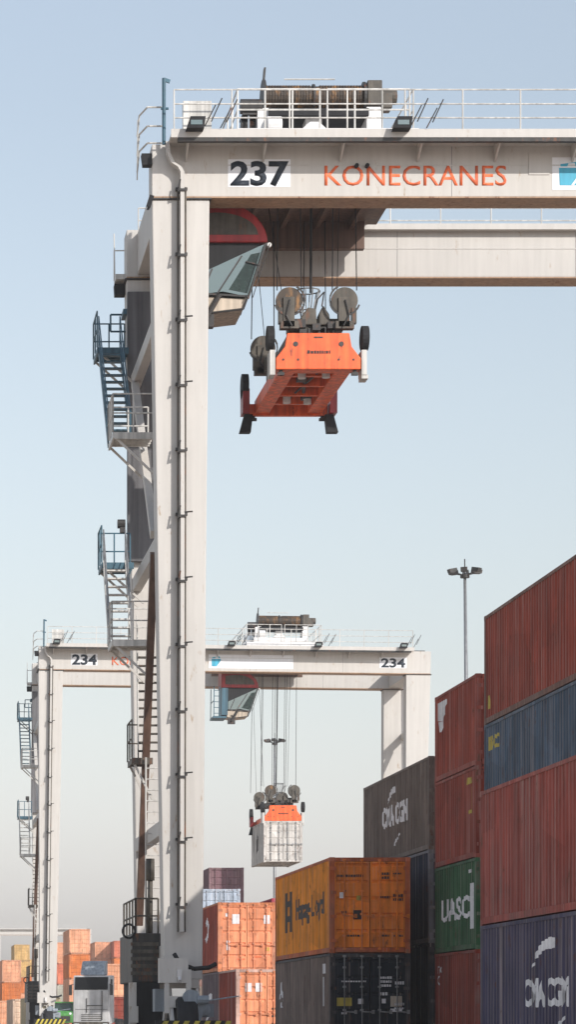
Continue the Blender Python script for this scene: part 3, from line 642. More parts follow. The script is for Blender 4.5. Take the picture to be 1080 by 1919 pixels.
    for z in [3.9+k*1.72 for k in range(12)]:
        mb = MB(); mb.box(0.62,0.93,-0.13,-0.0,z,z+0.07).box(0.69,0.86,-0.36,-0.05,z-0.08,z-0.02); mb.tube((0.66,-0.34,z-0.1),(0.72,-0.34,z+0.22),0.025,6)
        if int(z*10) % 3: mb.tube((0.8,-0.3,z+0.05),(1.05,-0.3,z+0.07),0.022,6)
        mb.build('clamp', 'darkst', dct)
    mb = MB(); mb.tube((0.3,-0.2,24.0),(0.3,-0.2,25.75),0.05,8); mb.bar((0.3,-0.2,25.72),(0.46,-0.2,25.66),0.06,0.09)
    mb.tube((0.22,-0.2,24.95),(0.42,-0.2,24.95),0.035,8)
    mb.build('mast', 'stair', R)
    mb = MB()
    for z in (24.1, 24.55, 25.05): mb.path([(0.3,0.0,z),(-0.12,0.0,z),(-0.3,0.4,z-0.1),(-0.34,0.6,z-0.6)],0.025)
    mb.path([(-0.32,0.6,24.9),(-0.34,0.6,23.3)],0.02); mb.build('cage_rail', 'rail', R)
    mb = MB(); mb.prism([(-0.24,23.5),(0.0,23.5),(0.0,23.8),(-0.28,23.8)],-0.1,0.2,'y'); mb.build('leg_floodlight','black',R)
    mb = MB(); mb.bar((0.0,-0.05,22.7),(-0.1,-0.05,22.4),0.06,0.12); mb.build('leg_floodlight','black',R)
    mb = MB(); mb.box(0.8,1.55,-0.3,-0.05,GZ1+0.02,GZ1+1.05); mb.build('junction_cabinet','rail',R)
    # rear corner: lamp, aerial and railing
    mb = MB(); mb.prism([(-0.3,22.3),(0.0,22.3),(0.0,22.62),(-0.32,22.62)],CRD-0.4,CRD,'y'); mb.build('leg_floodlight','black',R)
    mb = MB(); mb.tube((-0.28,CRD,22.9),(-0.3,CRD,24.2),0.02,6); mb.path([(-0.3,CRD,22.8),(-0.3,CRD,23.7),(0.3,CRD,23.7)],0.02); mb.box(-0.3,0.2,CRD-0.6,CRD,22.7,22.85); mb.build('aerial','rail',R)
    mb = MB(); mb.path([(0.05,CRD-0.2,21.75),(-0.42,CRD-0.2,21.75),(-0.42,CRD-0.2,21.25),(0.05,CRD-0.2,21.25)],0.03); mb.box(-0.1,0.2,CRD-0.9,CRD-0.1,21.6,21.75); mb.build('guard_loop','stair',R)
    # stair tower on the outer left side, climbing between front and rear leg
    # platforms: (z, y0, y1, material)
    for (z, y0, y1, mt, xa, xb) in ((20.45, 7.4, 8.9, 'stair', -0.92, 0.0), (16.9, 2.2, 3.9, 'rail', -0.86, 0.25), (13.9, 5.6, 6.9, 'stair', -0.92, 0.0), (11.3, 2.6, 4.0, 'rail', -0.86, 0.3), (8.1, 3.0, 4.4, 'grey', -0.28, 0.3)):
        mb = MB(); mb.box(xa, xb, y0, y1, z-0.06, z); mb.box(xa, xa+0.05, y0, y1, z-0.16, z-0.06).box(xa+0.05, xb, y0, y0+0.05, z-0.18, z-0.06)
        for k in range(4): mb.box(xa+0.05, xb, y0+0.3+k*0.3, y0+0.34+k*0.3, z-0.14, z-0.06)
        pf = mb.build('stair_platform', mt, R)
        mb = MB(); railing(mb, [(xa,y1,z),(xa,y0,z),(xb,y0,z)] if mt == 'rail' else [(xa,y1,z),(xa,y0,z)], 1.05, 0.65, 0.024); railing(mb, [(xa,y1,z),(xb,y1,z)], 1.05, 0.6, 0.024); mb.build('railing', mt, pf)
        for yb_ in (y0+0.1, y1-0.1): mb = MB(); mb.bar((xa+0.05,yb_,z-0.1),(0.3,yb_,z-1.15),0.06); mb.build('bracket', 'crane', pf)
    for (p, q, mt) in (((-0.86,3.9,16.9),(-0.86,7.6,20.45),'stair'), ((-0.86,3.6,11.3),(-0.86,5.7,13.9),'rail')):
        mb = MB(); rm = MB(); flight(mb, p, q, 0.62, True, rm); st = mb.build('stair_flight', mt, R); rm.build('handrail', 'stair' if mt == 'stair' else 'galv', st)
    mb = MB(); rm = MB(); flight(mb, (-0.05,3.6,8.1), (0.0,4.6,11.3), 0.62, True, rm); st = mb.build('stair_flight', 'grey', R); rm.build('handrail','rail',st)
    mb = MB()
    for sx in (-0.1, 0.35): mb.tube((sx+0.2,2.9,3.4),(sx+0.2,2.9,8.1),0.03,6)
    for k in range(15): mb.tube((0.1,2.9,3.6+k*0.3),(0.55,2.9,3.6+k*0.3),0.018,6)
    mb.build('ladder','rail',R)
    mb = MB(); mb.box(0.0,0.8,CRD-1.12,CRD-0.95,14.3,22.2); mb.build('leg_shade_box','shade_joint',R, bevel=0.02)  # grey box added on the rear leg to stand in for shade
    mb = MB(); mb.tube((-0.42,6.2,15.1),(-0.2,6.2,15.1),0.13,10); mb.box(-0.35,-0.2,6.1,6.3,14.85,15.0); mb.build('horn','darkst',R)
    # engine house on the sill with reel, exhaust and railings
    x = 0.5
    mb = MB(); mb.box(-0.32, 0.46, 2.4, 6.6, 1.9, 3.25); eh = mb.build('engine_house','darkst',R, bevel=0.03)
    mb = MB()
    for k in range(5): mb.box(-0.36,0.4,2.36,2.4,2.1+k*0.2,2.2+k*0.2)
    mb.build('louvre','grey',eh)
    mb = MB(); railing(mb,[(-0.22,2.5,3.25),(0.4,2.5,3.25)],0.95,0.31,0.03); railing(mb,[(-0.22,2.5,3.25),(-0.22,6.4,3.25)],0.95,1.0,0.03); mb.build('railing','grey',eh)
    mb = MB(); mb.tube((0.2,2.7,3.25),(0.2,2.7,5.0),0.07,12); mb.tube((0.2,2.7,4.7),(0.2,2.7,5.3),0.12,12); mb.build('exhaust_stack','grey',eh,smooth=True)
    mb = MB(); n = 16
    for k in range(n):
        t0 = 2*math.pi*k/n; t1 = 2*math.pi*(k+1)/n; mb.tube((-0.42+0.17*math.cos(t0),2.3,3.3+0.19*math.sin(t0)),(-0.42+0.17*math.cos(t1),2.3,3.3+0.19*math.sin(t1)),0.035,6)
    mb.build('hose_loop','black',eh)
    mb = MB(); mb.box(-0.42,-0.22,2.2,2.4,0.35,1.9).box(-0.42,-0.18,2.1,2.3,0.8,1.25); mb.build('post','crane',R)
    mb = MB(); mb.box(-0.22,0.42,2.3,6.5,0.4,1.9); mb.build('fuel_tank','black',R)
    # front foot equipment
    mb = MB(); mb.box(0.15,0.9,-0.62,-0.12,1.85,2.5).box(0.28,0.4,-0.6,-0.5,1.05,1.9).box(0.85,0.98,-0.6,-0.5,1.1,2.2).box(0.4,0.85,-0.58,-0.5,1.2,1.5); mb.build('service_frame','crane',R)
    mb = MB(); mb.box(0.6,0.72,-0.75,-0.62,2.0,2.2); mb.tube((0.66,-0.8,1.9),(0.66,-0.62,2.1),0.05,8); mb.build('work_lamp','white',R)
    mb = MB(); mb.path([(0.55,-0.4,2.62),(0.7,-0.5,2.35),(1.05,-0.55,2.22),(1.45,-0.5,2.25),(1.65,-0.4,2.35)],0.06,8); mb.build('hose','black',R)
    mb = MB(); mb.tube((0.95,-1.0,1.45),(0.95,-0.7,1.45),0.22,14); mb.tube((1.1,-0.95,1.4),(1.4,-0.95,1.4),0.12,10); mb.tube((1.1,-0.95,1.34),(2.2,-0.9,1.5),0.02,6); mb.prism([(0.78,1.25),(1.35,1.3),(1.15,0.7),(0.9,0.72)],-0.9,-0.6,'y'); mb.build('steering_motor','blue',R)
    return R
def empty_part(name, parent, loc):
    o = bpy.data.objects.new(name, None); COL.objects.link(o); o.parent = parent; o.location = loc; o.empty_display_size = 0.2; return o

def trolley(loc, label, sp_z, rotc=None):
    """origin: above the spreader centre, at the level of the crane's foot"""
    T = empty('crane_trolley', loc, label, 'crane trolley', 'trolleys riding on the crane girders')
    z = GZ1+0.1
    mb = MB()
    for y in (-4.05, 4.05):
        for x in (-1.9, 2.0): mb.tube((x,y-0.06,z+0.16),(x,y+0.06,z+0.16),0.16,14)
    mb.build('trolley_wheels','darkst',T)
    mb = MB()
    for y in (-4.2, 3.9): mb.box(-2.3,2.5,y,y+0.3,z+0.06,z+0.42)
    for x in (-2.3,-0.9,1.0,2.3): mb.box(x-0.12,x+0.12,-3.9,3.9,z+0.02,z+0.40)
    mb.box(-2.3,2.5,-3.9,-0.6,z+0.4,z+0.44).box(-2.3,2.5,0.6,3.9,z+0.4,z+0.44).box(-2.3,-0.95,-0.6,0.6,z+0.4,z+0.44).box(1.05,2.5,-0.6,0.6,z+0.4,z+0.44)
    mb.build('trolley_frame','white',T)
    mb = MB()          # hanging sub-frame, cross beams and festoon trays under the deck
    mb.box(-3.7,2.2,-3.0,-2.75,z-0.75,z-0.0).box(-3.7,2.2,2.7,2.95,z-0.9,z-0.1)
    for x in (-2.2,-1.2,-0.2,0.8,1.8): mb.box(x-0.06,x+0.06,-2.75,2.7,z-0.35,z-0.05)
    mb.box(-2.2,2.6,-1.2,3.0,z-0.12,z-0.06)
    mb.prism([(1.2,z-0.9),(2.1,z-0.9),(2.5,z-0.1),(1.2,z-0.1)],-2.6,-2.2,'y')
    mb.build('sub_frame','brace',T)
    mb = MB(); mb.box(1.2,1.7,-2.9,-2.6,z-1.05,z-0.65); mb.tube((1.95,-2.8,z-0.95),(2.4,-2.8,z-0.95),0.15,12); mb.tube((1.3,-2.95,z-0.55),(1.9,-2.95,z-0.5),0.06,8); mb.build('travel_drive','grey',T)
    # hoist machinery above the deck
    dz = z+2.1; dy = -1.4
    mb = MB(); n = 40; mb.tube((-1.25,dy,dz),(1.45,dy,dz),0.34,24)
    for k in range(34):
        x = -1.2+k*0.078
        if 15 < k < 19: continue
        mb.tube((x-0.025,dy,dz),(x+0.025,dy,dz),0.365,20)
    mb.build('rope_drum','drum',T)
    for xa_, xb_, r_ in ((-1.32,-1.25,0.52),(0.06,0.12,0.4),(1.45,1.52,0.46)):
        mb = MB(); mb.tube((xa_,dy,dz),(xb_,dy,dz),r_,24)
        if r_ == 0.52: mb.bar((-1.28,dy,dz+0.4),(-1.24,dy,dz+0.85),0.05,0.2)
        mb.build('drum_flange','darkst',T)
    mb = MB(); mb.box(1.55,1.95,dy-0.35,dy+0.4,dz-0.25,dz+0.42).box(1.95,2.25,dy-0.25,dy+0.3,dz-0.3,dz+0.1); mb.tube((1.9,dy,dz+0.05),(2.4,dy,dz+0.05),0.2,14); mb.build('gearbox','grey',T, bevel=0.02)
    mb = MB(); mb.tube((-1.95,dy-0.3,dz-0.3),(-1.35,dy-0.3,dz-0.3),0.2,14); mb.tube((-1.9,dy,dz-0.75),(-1.4,dy,dz-0.75),0.19,14); mb.box(-1.9,-1.4,dy-0.4,dy+0.3,dz-0.55,dz-0.5); mb.build('motor','darkst',T)
    mb = MB(); mb.box(-2.1,-1.6,dy-0.3,dy+0.3,dz-1.6,dz-0.95).box(-1.75,-1.7,dy-0.35,dy-0.3,dz-1.7,dz-0.4); mb.build('motor','blue',T)
    mb = MB(); mb.box(-1.6,1.7,dy-0.7,dy+0.9,z+0.44,z+0.98); mb.box(-1.5,-1.1,dy-0.45,dy+0.45,z+0.98,dz-0.38); mb.box(1.5,1.9,dy-0.45,dy+0.45,z+0.6,dz-0.35); mb.box(-0.15,0.3,dy-0.3,dy+0.3,z+0.98,dz-0.42)
    mb.tube((-1.25,dy-0.5,z+1.2),(-0.85,dy-0.5,z+1.2),0.26,14); mb.prism([(-0.4,z+0.98),(0.45,z+0.98),(0.15,z+1.25),(-0.1,z+1.25)],dy-0.74,dy-0.5,'y'); mb.build('machinery_base','white',T, bevel=0.02)
    mb = MB(); mb.box(-1.2,1.55,dy-0.55,dy+0.6,dz-0.62,dz-0.42); mb.build('drip_tray','black',T)
    mb = MB(); railing(mb,[(-2.3,-3.95,z+0.44),(-0.1,-3.95,z+0.44)],1.1,0.75,0.026,rails=(1.0,0.5)); railing(mb,[(0.1,-3.95,z+0.44),(2.3,-3.95,z+0.44)],1.1,0.75,0.026,rails=(1.0,0.5)); railing(mb,[(-2.3,-3.95,z+0.44),(-2.3,3.9,z+0.44)],1.1,1.2,0.024); railing(mb,[(2.4,-3.95,z+0.44),(2.4,3.9,z+0.44)],1.1,1.2,0.024); railing(mb,[(-2.3,3.9,z+0.44),(2.4,3.9,z+0.44)],1.1,1.2,0.024); mb.path([(-0.7,dy,dz+0.55),(0.7,dy,dz+0.55)],0.02); mb.build('railing','rail',T)
    # operator's cab below, on the left of the hoist
    cab = empty_part('operator_cab', T, (0,-2.4,0))
    y0, y1 = -0.85, 0.95; zt = 23.25
    def arc(x0, x1, za, zb_, n=10):   # hood outline: flat then curving down to the nose
        p = []
        for k in range(n+1): t = k/n*math.pi/2; p.append((x0+(x1-x0)*math.sin(t), zb_+(za-zb_)*math.cos(t)))
        return p
    hood = [(-3.75,21.82),(-3.75,zt)] + arc(-2.9,-1.4,22.95,21.82)
    mb = MB(); mb.prism(hood, y0, y1, 'y'); mb.build('hood','red',cab, bevel=0.03)
    inset = [(-3.5,22.02),(-3.5,22.55)] + arc(-2.8,-1.66,22.62,22.02)
    mb = MB(); mb.prism(inset, y0-0.012, y0, 'y'); mb.build('vent_panel','grey',cab)
    mb = MB(); mb.prism([(-3.3,21.82),(-1.6,21.82),(-1.75,21.5),(-2.5,21.1),(-3.3,20.75)], y0+0.1, y1-0.1, 'y'); mb.build('inner_fairing','black',cab)
    mb = MB(); mb.prism([(-3.3,20.42),(-3.3,20.95),(-2.75,21.2),(-1.62,21.72),(-1.46,21.78),(-1.92,20.36),(-2.6,20.5)], y0+0.03, y1-0.03, 'y'); mb.build('windows','glass',cab)
    mb = MB(); mb.prism([(-2.45,20.55),(-1.95,20.45),(-1.6,21.55),(-1.85,21.5)], y0+0.022, y0+0.03, 'y'); mb.build('side_pane','darkgreen',cab)  # thin dark green sheet painted as the seat's shadow in the glass
    mb = MB()
    for y in (y0, y1-0.05):
        mb.bar((-1.43,y+0.02,21.8),(-1.93,y+0.02,20.3),0.05); mb.bar((-2.1,y,21.45),(-2.75,y,20.45),0.04); mb.bar((-2.9,y,21.1),(-3.15,y,20.5),0.04); mb.bar((-3.3,y,20.44),(-1.93,y,20.36),0.05)
    mb.bar((-2.0,y0-0.01,21.3),(-1.62,y0-0.01,21.2),0.03)
    for dx in (-0.08, 0.06): mb.tube((-1.42+dx,y0-0.12,21.75),(-1.88+dx,y0-0.12,20.3),0.014,6)
    mb.build('window_frame','darkst',cab)
    mb = MB(); mb.prism([(-3.35,20.38),(-1.95,20.3),(-2.06,20.02),(-2.9,19.92),(-3.35,19.98)], y0+0.06, y1-0.06, 'y'); mb.build('floor_pan','soffit',cab)
    mb = MB(); mb.path([(-1.95,y0,20.32),(-2.06,y0,20.02),(-2.9,y0,19.92),(-3.1,y0,20.1)],0.032); mb.tube((-2.7,y0-0.05,20.4),(-3.1,y0-0.05,19.7),0.07,8); mb.box(-3.3,-2.85,y0,y0+0.3,19.55,19.9); mb.build('camera_bracket','darkst',cab)
    mb = MB(); mb.tube((-1.36,y0-0.05,21.74),(-1.36,y0+0.1,21.74),0.06,10); mb.build('nose_lamp','white',cab)
    mb = MB(); mb.box(-3.7,-3.32,y0+0.05,y1,20.1,21.82); mb.build('rear_wall','stair',cab)
    mb = MB(); mb.box(-4.25,-3.4,y0-0.05,y1,19.9,20.02)
    for x in (-4.2, -3.85): mb.tube((x,y0,20.0),(x,y0,21.9),0.03,6)
    for k in range(5): mb.tube((-4.2,y0,20.2+k*0.36),(-3.85,y0,20.2+k*0.36),0.022,6)
    mb.path([(-4.2,y0,20.0),(-4.2,y1,20.0),(-4.2,y1,21.9)],0.03); mb.path([(-4.2,y0,21.0),(-4.2,y1,21.0)],0.03); mb.build('access_cage','stair',cab)
    # hoist ropes, each its own part
    zs = sp_z+2.2
    for sx in (-0.75, 0.75):
        for sy in (-2.75, 2.75):
            for dx in (-0.33, 0.33):
                mb = MB(); mb.tube((sx+dx,sy,zs),(sx+dx*0.9,sy*0.97,z+0.1),0.016,6); mb.build('hoist_rope','black',T)
    for (a, b) in (((-0.9,-2.4,zs),(-1.2,-1.0,z)), ((0.6,-2.4,zs),(0.9,-1.0,z)), ((-0.75,2.4,zs),(-1.3,1.0,z))):
        mb = MB(); mb.tube(a,b,0.011,6); mb.build('anti_sway_rope','black',T)
    mb = MB(); mb.tube((-0.1,-2.4,z),(-0.1,-2.3,zs+0.05),0.035,8); mb.build('power_cable','black',T)
    return T
def spreader(loc, label):
    S = empty('container_spreader', loc, label, 'spreader', 'orange spreaders hanging from the crane trolleys')
    Ls = 3.03
    for sx in (-1, 1):
        mb = MB(); mb.box(min(sx*0.98,sx*0.55),max(sx*0.98,sx*0.55),-Ls+0.16,Ls-0.16,0.06,0.42); mb.build('side_beam','orange',S, bevel=0.02)
    # end beams: tapered plate facing along the container
    mb = MB(); mb.prism([(-1.15,0.0),(1.15,0.0),(1.15,0.3),(0.9,0.62),(0.84,0.98),(-0.84,0.98),(-0.9,0.62),(-1.15,0.3)],-Ls,-Ls+0.16,'y'); eb = mb.build('end_beam','orange',S, bevel=0.02)
    mb = MB(); mb.box(-1.15,1.15,-Ls+0.16,-Ls+0.5,0.0,0.12); mb.build('lip','orange',eb)
    mb = MB()
    for x in (-0.62,0.62): mb.tube((x,-Ls-0.012,0.68),(x,-Ls,0.68),0.07,12)
    for x in (-0.55,0.55,-0.95,0.95): mb.tube((x,-Ls-0.012,0.26),(x,-Ls,0.26),0.03,8)
    mb.box(-0.12,0.12,-Ls-0.01,-Ls,0.84,0.88); mb.build('bolt','darkst',eb)
    marks(eb, [(-0.3,0.32,0.42,0.09)], 'letter_brown', -Ls-0.008)
    mb = MB(); mb.box(-1.15,1.15,Ls-0.2,Ls,0.0,0.34); mb.build('end_beam','orange',S, bevel=0.02)
    for y in (-1.7,-0.5,0.7,1.8): mb = MB(); mb.box(-0.55,0.55,y-0.07,y+0.07,0.1,0.36); mb.build('cross_member','orange',S)
    mb = MB(); mb.box(-0.55,0.55,-2.6,2.6,0.36,0.40).tube((-0.15,-1.6,0.18),(0.2,1.2,0.2),0.05,8); mb.tube((0.15,-1.9,0.16),(-0.2,1.6,0.18),0.03,8); mb.box(-0.3,-0.05,-1.3,-0.9,0.12,0.34).box(0.15,0.42,0.9,1.4,0.12,0.34); mb.build('machinery_tray','darkst',S)
    for x, y in ((-0.3,-2.0),(0.35,-2.1),(-0.28,1.1),(0.32,1.2)): mb = MB(); mb.tube((x,y,-0.02),(x,y,0.2),0.11,12); mb.build('spotlight','white',S)
    for sx in (-1, 1):
        for sy in (-1, 1):
            mb = MB(); x = sx*1.0; y = sy*(Ls-0.12); mb.tube((x,y,-0.14),(x,y,0.0),0.05,8); mb.box(x-0.09,x+0.09,y-0.05,y+0.05,-0.14,-0.06); mb.build('twistlock','darkst',S)
            # gather guides (flippers)
            f = empty_part('flipper', S, (sx*1.17, sy*(Ls-0.3), 0.1))
            mb = MB()
            if sy < 0:
                mb.box(min(0,sx*0.14),max(0,sx*0.14),-0.32,0.25,-0.25,0.42)
                if sx > 0: mb.box(0,0.18,-0.3,0.2,-0.35,-0.25)
                mb.build('guide_arm','rail',f)
                mb = MB(); mb.tube((sx*0.02,-0.1,0.78),(sx*0.2,-0.1,0.78),0.33,20); mb.build('guide_wheel','black',f)
            else:
                mb.box(min(0,sx*0.2),max(0,sx*0.2),-0.3,0.3,-0.1,0.6); mb.build('guide_arm','red',f)
                mb = MB(); mb.prism([(sx*-0.12,-0.1),(sx*0.12,-0.1),(sx*0.26,-0.62),(sx*-0.06,-0.62)],-0.1,0.2,'y'); mb.build('guide_shoe','black',f)
                mb = MB(); mb.tube((sx*0.02,0,0.72),(sx*0.2,0,0.72),0.36,20); mb.build('guide_wheel','black',f)
    # head block with four big rope sheaves
    mb = MB(); mb.box(-0.75,0.75,-2.5,-2.1,1.15,1.5).box(-0.75,0.75,2.1,2.5,1.15,1.5).box(-0.55,-0.25,-2.1,2.1,1.15,1.45).box(0.25,0.55,-2.1,2.1,1.15,1.45)
    for sx in (-0.7, 0.45):
        for sy in (-2.45, 2.1): mb.box(sx,sx+0.25,sy,sy+0.3,0.42,1.15)
    hb = mb.build('head_block','grey',S, bevel=0.02)
    for sx in (-1, 1):
        for sy in (-1, 1):
            x = sx*0.75; y = sy*2.72
            mb = MB(); n = 28; mb.tube((x,y-0.07,1.92),(x,y-0.03,1.92),0.36,n); mb.tube((x,y-0.03,1.92),(x,y+0.03,1.92),0.30,n); mb.tube((x,y+0.03,1.92),(x,y+0.07,1.92),0.36,n); mb.tube((x,y-0.12,1.95),(x,y+0.12,1.95),0.09,12)
            sh = mb.build('sheave','grey' if (sx > 0 or sy > 0) else 'drum',hb)
            mb = MB(); mb.box(x-0.17,x+0.13,y-0.13,y-0.09,1.2,2.0).box(x-0.17,x+0.13,y+0.09,y+0.13,1.2,2.0).box(x-0.25,x+0.25,y-0.13,y+0.13,1.15,1.35).box(x+0.14*sx+0.1*sx-0.05,x+0.14*sx+0.1*sx+0.08,y-0.1,y+0.1,1.3,1.72); mb.build('sheave_bracket','grey',sh)
    mb = MB(); mb.prism([(-0.36,1.3),(-0.42,1.5),(-0.22,1.78),(0.0,1.74),(0.02,1.3)],-2.62,-2.15,'y'); mb.prism([(0.08,1.3),(0.08,1.6),(0.2,1.84),(0.36,1.6),(0.42,1.3)],-2.6,-2.2,'y'); mb.tube((-0.5,-2.4,1.25),(0.5,-2.4,1.25),0.12,12); mb.build('hydraulic_unit','grey',hb, bevel=0.03)
    rnd = random.Random(3); mb = MB()
    for k in range(9):
        x = rnd.uniform(-0.75,0.7); mb.path([(x,-2.6,1.15),(x+rnd.uniform(-.1,.1),-2.75,1.0),(x+rnd.uniform(-.2,.2),-2.9,0.85),(x+rnd.uniform(-.2,.2),-2.8,0.7)],0.02)
    for k in range(7): x = rnd.uniform(-0.75,0.6); mb.box(x,x+rnd.uniform(.08,.2),-2.7,-2.4,0.98,1.12+rnd.uniform(0,.12))
    mb.build('hoses','darkst',hb)
    for sx in (-1, 1):
        for sy in (-1, 1):
            x = sx*0.75; y = sy*2.72; mb = MB(); m_ = 14
            for k in range(m_):          # rope guard hoop round each sheave
                t0 = math.pi*(0.1+1.25*k/m_); t1 = math.pi*(0.1+1.25*(k+1)/m_)
                mb.bar((x+0.41*math.cos(t0)*sx,y-0.1,1.92-0.41*math.sin(t0)),(x+0.41*math.cos(t1)*sx,y-0.1,1.92-0.41*math.sin(t1)),0.03,0.05)
            mb.path([(x,y-0.16,1.92),(x+0.1*sx,y-0.16,1.5),(x-0.05*sx,y-0.2,1.2)],0.022,6); mb.build('rope_guard','darkst',hb)
    for b_ in ((-0.62,-0.3,-2.75,-2.5,1.2,1.42),(-0.12,0.1,-2.78,-2.5,1.12,1.3),(0.3,0.55,-2.74,-2.5,1.18,1.36)): mb = MB(); mb.box(*b_); mb.build('valve_block','darkst',hb)
    mb = MB(); mb.path([(0.0,-2.3,1.7),(0.1,-2.2,2.1),(0.28,-2.2,2.3),(0.22,-2.2,1.9)],0.02); mb.build('hydraulic_hose','darkst',hb)
    n = 10; mb = MB()                    # cable basket, an open funnel
    for k in range(n):
        t = 2*math.pi*k/n; t2 = 2*math.pi*(k+1)/n
        mb.tube((-0.1+0.12*math.cos(t),-1.7+0.12*math.sin(t),1.5),(-0.1+0.34*math.cos(t),-1.7+0.34*math.sin(t),2.45),0.016,5)
        mb.tube((-0.1+0.34*math.cos(t),-1.7+0.34*math.sin(t),2.45),(-0.1+0.34*math.cos(t2),-1.7+0.34*math.sin(t2),2.45),0.02,5)
        mb.tube((-0.1+0.2*math.cos(t),-1.7+0.2*math.sin(t),1.9),(-0.1+0.2*math.cos(t2),-1.7+0.2*math.sin(t2),1.9),0.016,5)
    mb.build('cable_basket','galv',hb)
    return S

gC = 'tall rubber-tyred gantry cranes'
crane('gantry_crane', (6.86, 75.0, 0), 'huge cream gantry crane numbered 237 standing in the foreground', '237', gC)
trolley((11.5, 79.5, 0), 'trolley with rope drum and red-hooded cab on top of the crane numbered 237', 18.45)
spreader((11.5, 79.5, 18.45), 'empty orange spreader with open underside hanging high from the nearer crane')
ROLL = 0.012
crane('gantry_crane', (8.80, 176.6, 0.12), 'smaller looking cream gantry crane numbered 234 standing further away', '234', gC, roll=ROLL)
x234 = (525-VX)/F*181.1
dzr = -(x234-8.8)*math.sin(-ROLL)*0
zr = 0.12-(x234-8.8)*math.sin(ROLL)
T2 = trolley((x234-0.65, 181.1, zr), 'trolley with rope drum and cab on top of the far crane numbered 234', 13.5)
T2.rotation_euler = (0, ROLL, 0)
xs2 = x234-0.22
spreader((xs2, 181.1, 13.5+zr), 'orange spreader gripping a white container under the far crane')
cc, dl, dr = container(xs2-CW/2, 181.1-3.03, 13.5+zr-H8, L20, H8, (0.60,0.57,0.53), 'off-white container hanging in the air under the far crane', 'lifted container', bars='galv')
del cc['group']
bm = poly_bm([[(0,0),(0.9,0.2),(1.1,0.9),(0.6,1.3),(0.1,0.8)]]); drape_side(bm, L20-2.2, 0.7, cc, L20, 'letter_brown', 'dark_patch')
crane('gantry_crane', at(-10, VY, 716)-Vector((0,0,EYE)), 'distant pale gantry crane low behind the stacked containers at left', None, gC, detail=False)

# ------------------------------------------------------------------ floodlight masts
def mast(px, ytop, Y, h, label, tilt):
    s = F/Y; X = (px-VX)/s
    o = empty('light_mast', (X, Y, 0), label, 'light mast', 'floodlight masts'); o.rotation_euler = (0, tilt, 0)
    mb = MB(); mb.tube((0,0,0),(0,0,h),0.22,12,0.09); mb.build('pole','galv',o,smooth=True)
    mb = MB(); mb.tube((0,0,h-0.5),(0,0,h-0.3),0.3,12); mb.tube((0,0,h-0.3),(0,0,h+0.7),0.04,6)
    for t in range(0, 360, 60):
        c, s_ = math.cos(math.radians(t+15)), math.sin(math.radians(t+15)); mb.tube((0,0,h-0.35),(0.85*c,0.85*s_,h-0.15),0.04,6)
    mb.build('crown','darkst',o)
    for t in range(0, 360, 60):
        c, s_ = math.cos(math.radians(t+15)), math.sin(math.radians(t+15))
        mb = MB(); mb.prism([(-0.28,-0.16),(0.24,-0.16),(0.3,0.06),(-0.2,0.16)],-0.2,0.2,'y'); l = mb.build('lamp_head','darkst',o); l.location = (0.85*c,0.85*s_,h-0.05); l.rotation_euler = (0,0,math.radians(t+15))
    return o
Ym = 180.0; mast(882, 1060, Ym, EYE+(VY-1068)/F*Ym, 'slender floodlight mast rising behind the rust red containers', -0.012)
Ym = 292.0; mast(515, 1385, Ym, EYE+(VY-1386)/F*Ym, 'far small floodlight mast seen between the hoist ropes of the far crane', 0)

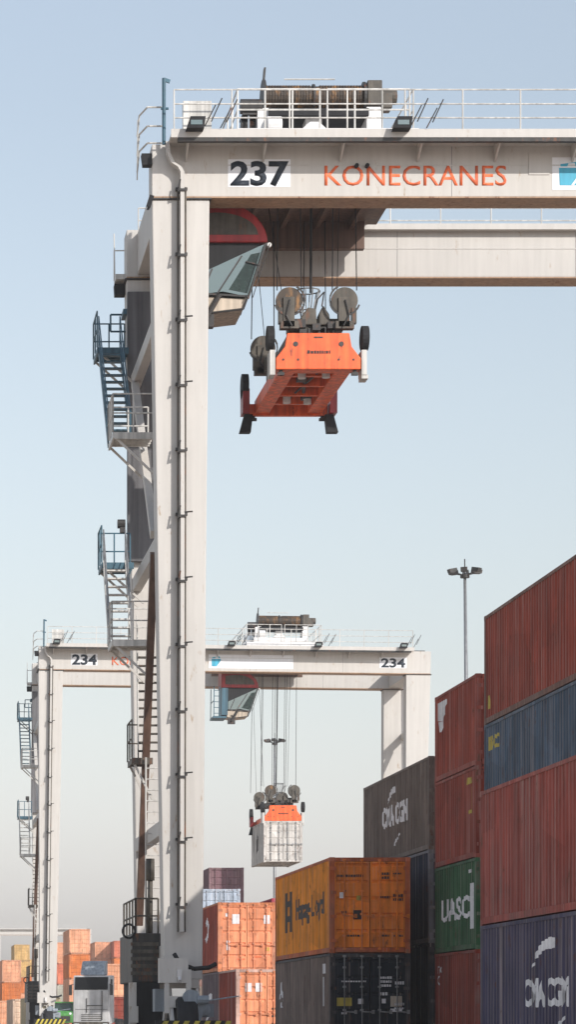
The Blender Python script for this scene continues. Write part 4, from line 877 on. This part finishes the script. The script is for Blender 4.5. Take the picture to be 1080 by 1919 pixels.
# ------------------------------------------------------------------ truck
def truck(px, Y, wpx):
    s = F/Y; X = (px-VX)/s
    o = empty('tractor_truck', (X, Y, 0), 'white high-cabbed tractor truck facing the camera in the yard lane', 'truck')
    h = 1.25; o.rotation_euler = (0,0,math.radians(-13))
    mb = MB(); mb.prism([(0.0,0.55),(0.0,2.9),(0.25,3.95),(2.2,3.98),(2.25,0.75)], -h, h, 'x'); cab = mb.build('cab','cabwhite',o, bevel=0.06)
    mb = MB(); mb.prism([(-0.03,2.98),(0.17,3.84),(0.3,3.84),(0.1,2.98)], -h+0.12, h-0.12, 'x')
    mb.build('windscreen','glassdark',cab, bevel=0.0)
    mb = MB(); mb.box(h,h+0.012,0.5,1.35,3.0,3.7); mb.build('side_window','glassdark',cab)
    mb = MB(); mb.prism([(0.3,3.98),(1.2,4.95),(2.1,4.98),(2.1,3.98)], -0.82, 0.82, 'x'); mb.build('air_deflector','blue',cab, bevel=0.08)
    mb = MB()
    for k in range(4): mb.box(-0.7,0.7,-0.02,0.0,0.85+k*0.13,0.90+k*0.13)
    mb.box(-1.1,1.1,-0.012,0.0,1.62,1.65); mb.build('grille','darkst',cab)
    mb = MB(); mb.box(-h,h,-0.14,0.02,0.35,0.78); mb.build('bumper','grey',o, bevel=0.03)
    for sx in (-1, 1):
        mb = MB(); mb.box(sx*0.98-0.16,sx*0.98+0.16,-0.16,-0.14,0.48,0.66); mb.build('headlight','plate',o)
        mb = MB(); mb.box(min(sx*(h+0.06),sx*(h+0.26)),max(sx*(h+0.06),sx*(h+0.26)),-0.15,-0.05,2.6,3.3); mb.tube((sx*h,0.1,3.35),(sx*(h+0.16),-0.1,3.3),0.025,6); mb.build('mirror','darkst',cab)
    mb = MB(); mb.tube((0.75,-0.06,0.9),(0.75,-0.06,2.9),0.03,6); mb.tube((-0.3,-0.06,1.9),(0.8,-0.06,1.9),0.025,6); mb.tube((-0.3,-0.06,1.4),(-0.3,-0.06,2.4),0.025,6); mb.build('wiper','darkst',cab)
    mb = MB(); mb.box(-0.45,0.45,2.2,9.0,0.75,1.05); mb.build('chassis','darkst',o)
    for y in (1.0, 5.6, 6.9):
        for sx in (-1, 1):
            wm = wheel_mesh(); wm.v = [(x*0.6, y_*0.68, z*0.68) for x, y_, z in wm.v]; w_ = wm.build('wheel','black',o,smooth=True); w_.location = (sx*1.02, y, 0.5)
            mb = MB(); mb.tube((-0.14,0,0),(0.14,0,0),0.3,16); mb.build('rim','grey',w_)
    return o
t = truck(171, 193.0, 64)
# green utility tractor at the left of the truck
def utility(px, Y):
    s = F/Y; o = empty('utility_tractor', ((px-VX)/s, Y, 0), 'small green vehicle partly cut off at the bottom, left of the white truck', 'tractor')
    mb = MB(); mb.prism([(0,0.7),(0,1.35),(0.25,1.55),(1.3,1.6),(1.3,0.7)],-0.62,0.62,'x'); bd = mb.build('bonnet','green',o,bevel=0.06)
    mb = MB(); mb.box(-0.4,0.4,-0.02,0.0,0.8,1.2); mb.build('grille','darkst',bd)
    mb = MB(); mb.box(-0.75,0.75,1.3,2.5,0.7,1.3); 
    for x in (-0.72,0.72):
        for y in (1.35,2.45): mb.bar((x,y,1.3),(x,y,2.15),0.07)
    mb.box(-0.8,0.8,1.2,2.55,2.15,2.25); mb.build('cab','green',o)
    mb = MB(); mb.prism([(1.36,1.32),(1.37,2.14),(1.4,2.14),(1.39,1.32)],-0.66,0.66,'x'); mb.build('windscreen','glass',o)
    for sx in (-1,1):
        mb = MB(); mb.tube((sx*0.42,-0.03,1.38),(sx*0.42,0.02,1.38),0.09,12); mb.build('headlight','plate',o)
        for y, r in ((0.5,0.4),(2.0,0.6)):
            wm = wheel_mesh(); k = r/0.74; wm.v = [(x*0.6,a*k,b*k) for x,a,b in wm.v]; w_ = wm.build('wheel','black',o,smooth=True); w_.location = (sx*0.85,y,r)
            mb = MB(); mb.tube((-0.13,0,0),(0.13,0,0),r*0.5,14); mb.build('rim','decal_yellow',w_)
    return o
utility(121, 205.0)

# ------------------------------------------------------------------ haze
mb = MB(); mb.box(-260, 300, -30, 1000, -1.0, 42.0)
hm = bpy.data.materials.new('pale_haze'); hm.use_nodes = True; N, L = nodes_of(hm); N.clear()
vo = N.new('ShaderNodeVolumePrincipled'); vo.inputs['Color'].default_value = (0.92, 0.90, 0.88, 1); vo.inputs['Density'].default_value = 0.00032; vo.inputs['Anisotropy'].default_value = 0.0
mo = N.new('ShaderNodeOutputMaterial'); L.new(vo.outputs[0], mo.inputs['Volume'])
hz = mb.build('haze', hm); hz['kind'] = 'stuff'
